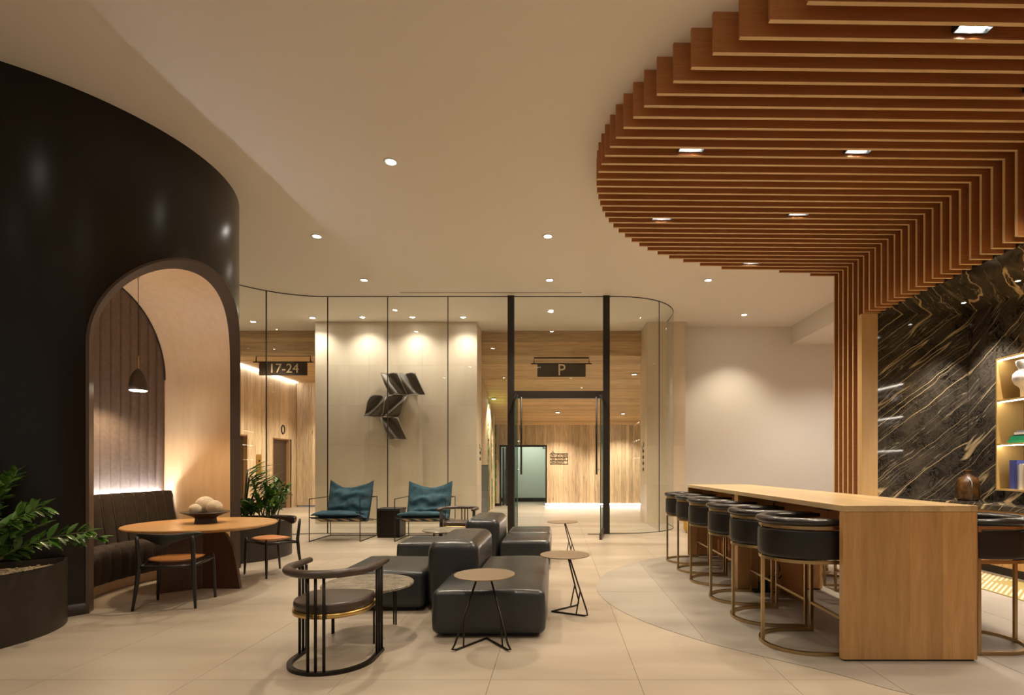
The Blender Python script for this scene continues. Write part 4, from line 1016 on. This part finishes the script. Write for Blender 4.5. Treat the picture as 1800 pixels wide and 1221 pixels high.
def elbow_chair(loc, rz, label):
    t = empty('dining_chair', loc, rz); tag(t, label, 'chair', 'black dining chairs at the oval table')
    def leg(pts, rs): MB().tube(pts, rs, 10).build('leg', M['ebony'], t, True)
    for s in (-1,1):
        leg([(s*.255,.20,0),(s*.245,.195,.2),(s*.235,.19,.42),(s*.235,.19,.445)], [.011,.017,.018,.012])
        leg([(s*.255,-.235,0),(s*.232,-.205,.25),(s*.222,-.195,.42),(s*.225,-.215,.60),(s*.225,-.225,.665)], [.011,.018,.019,.016,.013])
    # apron rails
    MB().tube([(-.235,.19,.40),(.235,.19,.40)], .016, 8).tube([(-.225,-.195,.385),(.225,-.195,.385)], .014, 8).tube([(-.235,.19,.40),(-.22,-.195,.385)], .016, 8).tube([(.235,.19,.40),(.22,-.195,.385)], .016, 8).build('rail', M['ebony'], t, True)
    def seat(u, v):
        a = u*2*PI; x, y = math.cos(a), math.sin(a); x = math.copysign(abs(x)**.75, x)*.225; y = math.copysign(abs(y)**.75, y)*.20
        if v < .6: k = v/.6; return (x*k, y*k+.01, .462-.022*k**2.5+.006*math.cos(a*2)*k)
        k = (v-.6)/.4; return (x*(1-.6*k), y*(1-.6*k)+.01, .44-.03*math.sin(k*PI/2))
    MB().grid(seat, 32, 12).build('seat', M['tan'], t, True)
    def brest(u, v):
        s = u*2-1; x = s*.275; yb_ = -.255+.16*s*s-.03*abs(s)**6
        hgt = .05+.055*math.exp(-(s/.42)**2); a = v*2*PI
        zt = .69; zm = zt-hgt/2+.012*s*s
        e = (1-abs(s)**10)*.85+.15
        return (x, yb_+.018*math.cos(a)*e, zm+hgt/2*math.copysign(abs(math.sin(a))**.7, math.sin(a))*e)
    MB().grid(brest, 36, 16).build('backrest', M['ebony'], t, True)
    return t
elbow_chair((-3.62, 5.14, 0), .20, 'black elbow chair with tan leather seat facing the alcove, its back to the open floor')
elbow_chair((-3.47, 6.57, 0), PI-.60, 'black elbow chair with tan leather seat beside the planter')

# ------------------------------------------------------------------ barrel lounge chairs
def barrel_chair(loc, rz, label):
    t = empty('lounge_chair', loc, rz); tag(t, label, 'chair', 'barrel lounge chairs'); r = .265; yf = .20
    U = upath(r, yf, n=20)
    MB().tube([(p[0],p[1],.012) for p in U], .019, 4, flat=(1.15,.85)).build('base_loop', M['blackmetal'], t)
    def rod(x, y): MB().tube([(x,y,.02),(x,y,.61)], .0095, 8).build('rod', M['blackmetal'], t, True)
    for d in (-.05,0,.05): rod(d, -r+ (.005 if d else 0))
    for s in (-1,1):
        for d in (.085,.135,.185): rod(s*r, d)
    ap = [(p[0], p[1], .632) for p in upath(.275, yf+.06, n=20)]
    MB().tube(ap, [.018,.027]+[.030]*(len(ap)-4)+[.027,.018] if False else [.022]+[.029]*(len(ap)-2)+[.022], 12, flat=(1.05,.9)).build('arm_rail', M['seatleather'], t, True)
    def dsh(a):
        x, y = math.cos(a), math.sin(a)
        return (x*.245 if y < 0 else math.copysign(abs(x)**.5, x)*.245, y*.245 if y < 0 else (abs(y)**.5)*.235)
    def band(u, v):
        x, y = dsh(u*2*PI); k = [1.0,1.01,1.01,1.0,0][int(round(v*4))]; z = [.345,.345,.375,.375,.375][int(round(v*4))]
        return (x*k, y*k, z)
    MB().grid(band, 48, 4).build('seat_band', M['brass2'], t, True)
    def cush(u, v):
        x, y = dsh(u*2*PI)
        if v < .55: k = v/.55; return (x*.96*k, y*.96*k, .452-.02*k**2)
        k = (v-.55)/.45; return (x*(.96+.03*math.sin(PI*k)), y*(.96+.03*math.sin(PI*k)), .432-.056*k)
    MB().grid(cush, 48, 16).build('seat_cushion', M['seatleather'], t, True)
    return t
barrel_chair((-1.505, 3.625, 0), 0, 'black barrel lounge chair with its back to the open floor, before a marble table')
barrel_chair((-1.56, 8.65, 0), PI-.12, 'black barrel lounge chair behind the leather sofa, beside the blue chair')
def coffee_table(loc, label, rz):
    t = empty('coffee_table', loc, rz); tag(t, label, 'table', 'round marble coffee tables')
    MB().lathe([(0,.375),(.335,.375),(.345,.38),(.345,.392),(.338,.398),(0,.398)], 56).build('table_top', M['tmarble'], t, 'auto')
    MB().tube([(.25*math.cos(a*PI/18), .25*math.sin(a*PI/18), .366) for a in range(36)], .009, 6, True).build('under_ring', M['blackmetal'], t)
    for i in range(3):
        for d in (-.045,.045):
            a = i*2*PI/3+d; MB().tube([(.275*math.cos(a),.275*math.sin(a),0),(.275*math.cos(a),.275*math.sin(a),.374)], .0075, 8).build('leg', M['blackmetal'], t, True)
coffee_table((-1.478, 4.22, 0), 'round marble coffee table on thin black legs before the leather ottoman', 1.05)
coffee_table((-1.60, 7.80, 0), 'round marble coffee table behind the leather sofa', .4)

# ------------------------------------------------------------------ leather sofa modules
def soft_poly(poly, h0, h1, r, label, dome=.012, name='leather_ottoman', cat='ottoman'):
    cx = sum(p[0] for p in poly)/len(poly); cy = sum(p[1] for p in poly)/len(poly)
    t = empty(name, (cx, cy, 0)); tag(t, label, cat, 'charcoal leather sofa modules')
    loc = [(p[0]-cx, p[1]-cy) for p in poly]
    bm = bmesh.new()
    vs_ = [bm.verts.new((p[0],p[1],h0)) for p in loc]; f = bm.faces.new(vs_)
    e = bmesh.ops.extrude_face_region(bm, geom=[f]); vv = [g for g in e['geom'] if isinstance(g, bmesh.types.BMVert)]
    for v in vv: v.co.z = h1
    bmesh.ops.recalc_face_normals(bm, faces=bm.faces)
    bmesh.ops.triangulate(bm, faces=[x for x in bm.faces if len(x.verts) > 4])
    xs = [p[0] for p in loc]; ys_ = [p[1] for p in loc]
    def cuts(a, b, n): return [a+r*f for f in (.12,.3,.55,.8,1)]+[a+r+(b-a-2*r)*i/n for i in range(1, n)]+[b-r*f for f in (.12,.3,.55,.8,1)]
    lo = Vector((min(xs), min(ys_), h0)); hi = Vector((max(xs), max(ys_), h1))
    for ax_ in range(3):
        for c_ in cuts(lo[ax_], hi[ax_], (14, 16, 4)[ax_]):
            co = [0,0,0]; co[ax_] = c_; no = [0,0,0]; no[ax_] = 1
            bmesh.ops.bisect_plane(bm, geom=bm.verts[:]+bm.edges[:]+bm.faces[:], plane_co=co, plane_no=no)
    me = bpy.data.meshes.new('cushion'); bm.to_mesh(me); bm.free()
    from mathutils import noise
    for v in me.vertices:
        x, y, z = v.co
        dx = min(x-lo.x, hi.x-x); dy = min(y-lo.y, hi.y-y); dz = z-h0
        inner = Vector([min(max(v.co[k], lo[k]+r), hi[k]-r) for k in range(3)]); dl = v.co-inner
        outer = dx < r-1e-5 or dy < r-1e-5 or z > h1-r+1e-5 or z < h0+r-1e-5
        nz = noise.noise(Vector((x*2.2+cx*7, y*2.2+cy*5, z*3)))
        if outer and dl.length > 1e-6: v.co = inner+dl.normalized()*min(r, max(abs(c) for c in dl)*1.0 if False else r)
        tz = (z-h0)/(h1-h0)
        if z > h1-r: v.co.z += (dome*min(1, dx/.25)*min(1, dy/.25)+.007*nz)
        pk = math.exp(-((z-h1+r)/.10)**2)
        if dx < r: v.co.x += math.copysign(.006*math.sin(PI*tz)+.003*nz-.004*pk*(.5+.5*math.sin(55*y+5*nz)), x)
        if dy < r: v.co.y += math.copysign(.006*math.sin(PI*tz)+.003*nz-.003*pk*(.5+.5*math.sin(40*x+5*nz)), y)
        if z > h1-r and dx < .16: v.co.z -= .005*(1-dx/.16)*(.5+.5*math.sin(55*y+5*nz))
    me.materials.append(M['leather'])
    o = bpy.data.objects.new('cushion', me); COL.objects.link(o); o.parent = t
    for p in me.polygons: p.use_smooth = True
    # piping along the top edge, plinth feet under it
    ins = [(p[0]*(1-.16/(hi.x-lo.x)), p[1]*(1-.16/(hi.y-lo.y))) for p in loc]
    MB().prism(ins, 0, h0).build('plinth', M['frame'], t)
    return t
def rect(x0, x1, y0, y1): return [(x0+.008,y0+.006),(x1-.008,y0+.006),(x1-.008,y1-.006),(x0+.008,y1-.006)]
soft_poly([(-.955,4.09),(-.095,4.09),(-.095,5.72),(-.695,5.72),(-.695,4.835),(-.955,4.835)], .025, .362, .05, 'long charcoal leather seat beside the side table with two splayed legs')
soft_poly(rect(-1.18,-.71,4.845,5.98), .025, .625, .085, 'tall charcoal leather back block between the two near seats', .02, 'leather_backrest_block', 'sofa')
soft_poly(rect(-2.0,-1.195,4.84,5.72), .025, .362, .05, 'charcoal leather ottoman behind the near marble coffee table')
soft_poly(rect(-2.0,-1.22,6.68,7.54) if False else rect(-2.0,-1.22,6.66,7.36), .025, .362, .05, 'charcoal leather ottoman before the far marble coffee table')
soft_poly(rect(-1.205,-.745,6.95,8.05), .025, .625, .085, 'tall charcoal leather back block nearer the glass screen', .02, 'leather_backrest_block', 'sofa')
soft_poly(rect(-.735,-.09,6.85,7.72), .025, .362, .05, 'charcoal leather seat against the back block nearer the glass screen')
soft_poly(rect(-.735,-.09,7.735,8.55), .025, .362, .05, 'last charcoal leather seat, end of the sofa toward the glass doors')

# ------------------------------------------------------------------ wire side tables
def side_table(x, y, rz, label):
    t = empty('side_table', (x, y, 0), rz); tag(t, label, 'side table', 'bronze wire side tables')
    MB().lathe([(0,.506),(.219,.506),(.222,.510),(.222,.514),(.219,.516),(0,.516)], 56).build('table_top', M['sidetop'], t, 'auto')
    # bent wire base: V on the floor, two struts to the top, two short posts
    rr = .0075
    for s in (-1, 1):
        foot = Vector((s*.20, -.16, .008)); apex = Vector((0, .12, .008)); top = Vector((s*.045, -.03, .506))
        mid = Vector((s*.185,-.16,.055))
        MB().tube([apex, foot+Vector((-s*.02,.02,0)), foot+Vector((s*.005,-.004,.01)), mid, top], rr, 8).build('leg', M['wire'], t, True)
        q = foot.lerp(apex, .30); u = mid.lerp(top, .35)
        MB().tube([q, Vector((u.x+ -s*.005,u.y,u.z))], rr*.85, 8).build('strut', M['wire'], t, True)
    return t
side_table(-.535, 3.96, 0, 'round bronze side table on splayed wire legs before the long leather seat')
side_table(.066, 4.85, PI/2+.15, 'round bronze side table on leaning wire legs, beside the long leather seat')
side_table(.072, 7.75, PI/2+.15, 'round bronze side table on leaning wire legs, beside the last leather seat')

# ------------------------------------------------------------------ blue sling chairs and cube
def sling_chair(x0, y0, label, seed):
    t = empty('sling_chair', (x0+.44, y0, 0)); tag(t, label, 'lounge chair', 'blue sling chairs'); W = .44; D = .88; H = .74; r = .0075
    from mathutils import noise
    fr = MB()
    for s in (-1,1):
        fr.tube([(s*W,0,0),(s*W,0,H)], r, 6); fr.tube([(s*W,D,0),(s*W,D,H)], r, 6)
        fr.tube([(s*W,0,H),(s*W,D,H)], r, 6); fr.tube([(s*W,0,r),(s*W,D,r)], r, 6); fr.tube([(s*W,0,.42),(s*W,D,.30)], r, 6)
    fr.tube([(-W,D,r),(W,D,r)], r, 6); fr.tube([(-W,D,H),(W,D,H)], r, 6); fr.tube([(-W,0,.42),(W,0,.42)], r, 6); fr.tube([(-W,D*.78,.31),(W,D*.78,.31)], r, 6)
    fr.build('wire_frame', M['wire'], t)
    path = [(-.03,.455),(.0,.47),(.18,.43),(.38,.37),(.52,.37),(.60,.45),(.66,.60),(.74,.80),(.80,.95)]
    def P(v):
        k = v*(len(path)-1); j = min(int(k), len(path)-2); f_ = k-j
        a, b = Vector(path[j]), Vector(path[j+1]); a0 = Vector(path[max(j-1,0)]); b1 = Vector(path[min(j+2,len(path)-1)])
        return .5*((2*a)+(-a0+b)*f_+(2*a0-5*a+4*b-b1)*f_*f_+(-a0+3*a-3*b+b1)*f_**3)
    def cushion(u, v, side):
        p = P(v); q = P(min(1, v+.02))-P(max(0, v-.02)); nrm = Vector((-q.y, q.x)).normalized()
        s = u*2-1; edge = (1-abs(s)**3)**.6 if abs(s) < 1 else 0; e2 = min(1, 5*v+.15)*min(1, 6*(1-v)+.02)
        nz = noise.noise(Vector((s*2+seed, v*9, seed))); wr_ = .028*math.sin(v*44+2.5*nz+seed)*(1 if v > .45 else .5)+.016*noise.noise(Vector((s*5, v*16, seed*3)))
        th = (.070*edge*e2+wr_*edge*e2) if side > 0 else -.035*edge*e2
        wd = .41*(1-.05*math.sin(PI*v)); sag = .0
        ear = .09*abs(s)**2.2*max(0, (v-.8)/.2)-.04*max(0,(v-.8)/.2)*(1-abs(s))+.03*nz*max(0,(v-.8)/.2)
        return (s*wd, p.x+nrm.x*th, p.y+nrm.y*th+ear)
    mb = MB(); mb.grid(lambda u,v: cushion(u,v,1), 28, 60); mb.grid(lambda u,v: cushion(u,v,-1), 28, 60)
    mb.build('cushion', M['blue'], t, True)
    MB().grid(lambda u,v: ((u*2-1)*.40, P(v*.95).x+ (.0), P(v*.95).y-.055 if v < .6 else P(v*.95).y-.03), 4, 24).build('sling', M['canvas'], t, True, solid=.006)
    for i in range(4):
        x = -.30+i*.2
        MB().hexa([(x-.03,-.012,.40),(x+.03,-.012,.40),(x+.09,.16,.345),(x+.03,.16,.345),(x-.03,-.004,.415),(x+.03,-.004,.415),(x+.09,.17,.36),(x+.03,.17,.36)]).build('strap', M['strap'], t)
sling_chair(-4.30, 9.36, 'teal blue wire-framed sling chair beside the black cube, farther from the barrel chair', 1.3)
sling_chair(-2.82, 9.36, 'teal blue wire-framed sling chair between the black cube and the barrel chair', 4.1)
cu = empty('side_cube', (-3.09, 9.88, 0)); tag(cu, 'black box side table between the two blue chairs', 'side table')
MB().box(-.205,.205,0,.40,0,.50).build('body', M['blackmetal'], cu, bevel=.004); MB().box(-.215,.215,-.01,.41,.50,.535).build('top', M['plastic'], cu, bevel=.003)
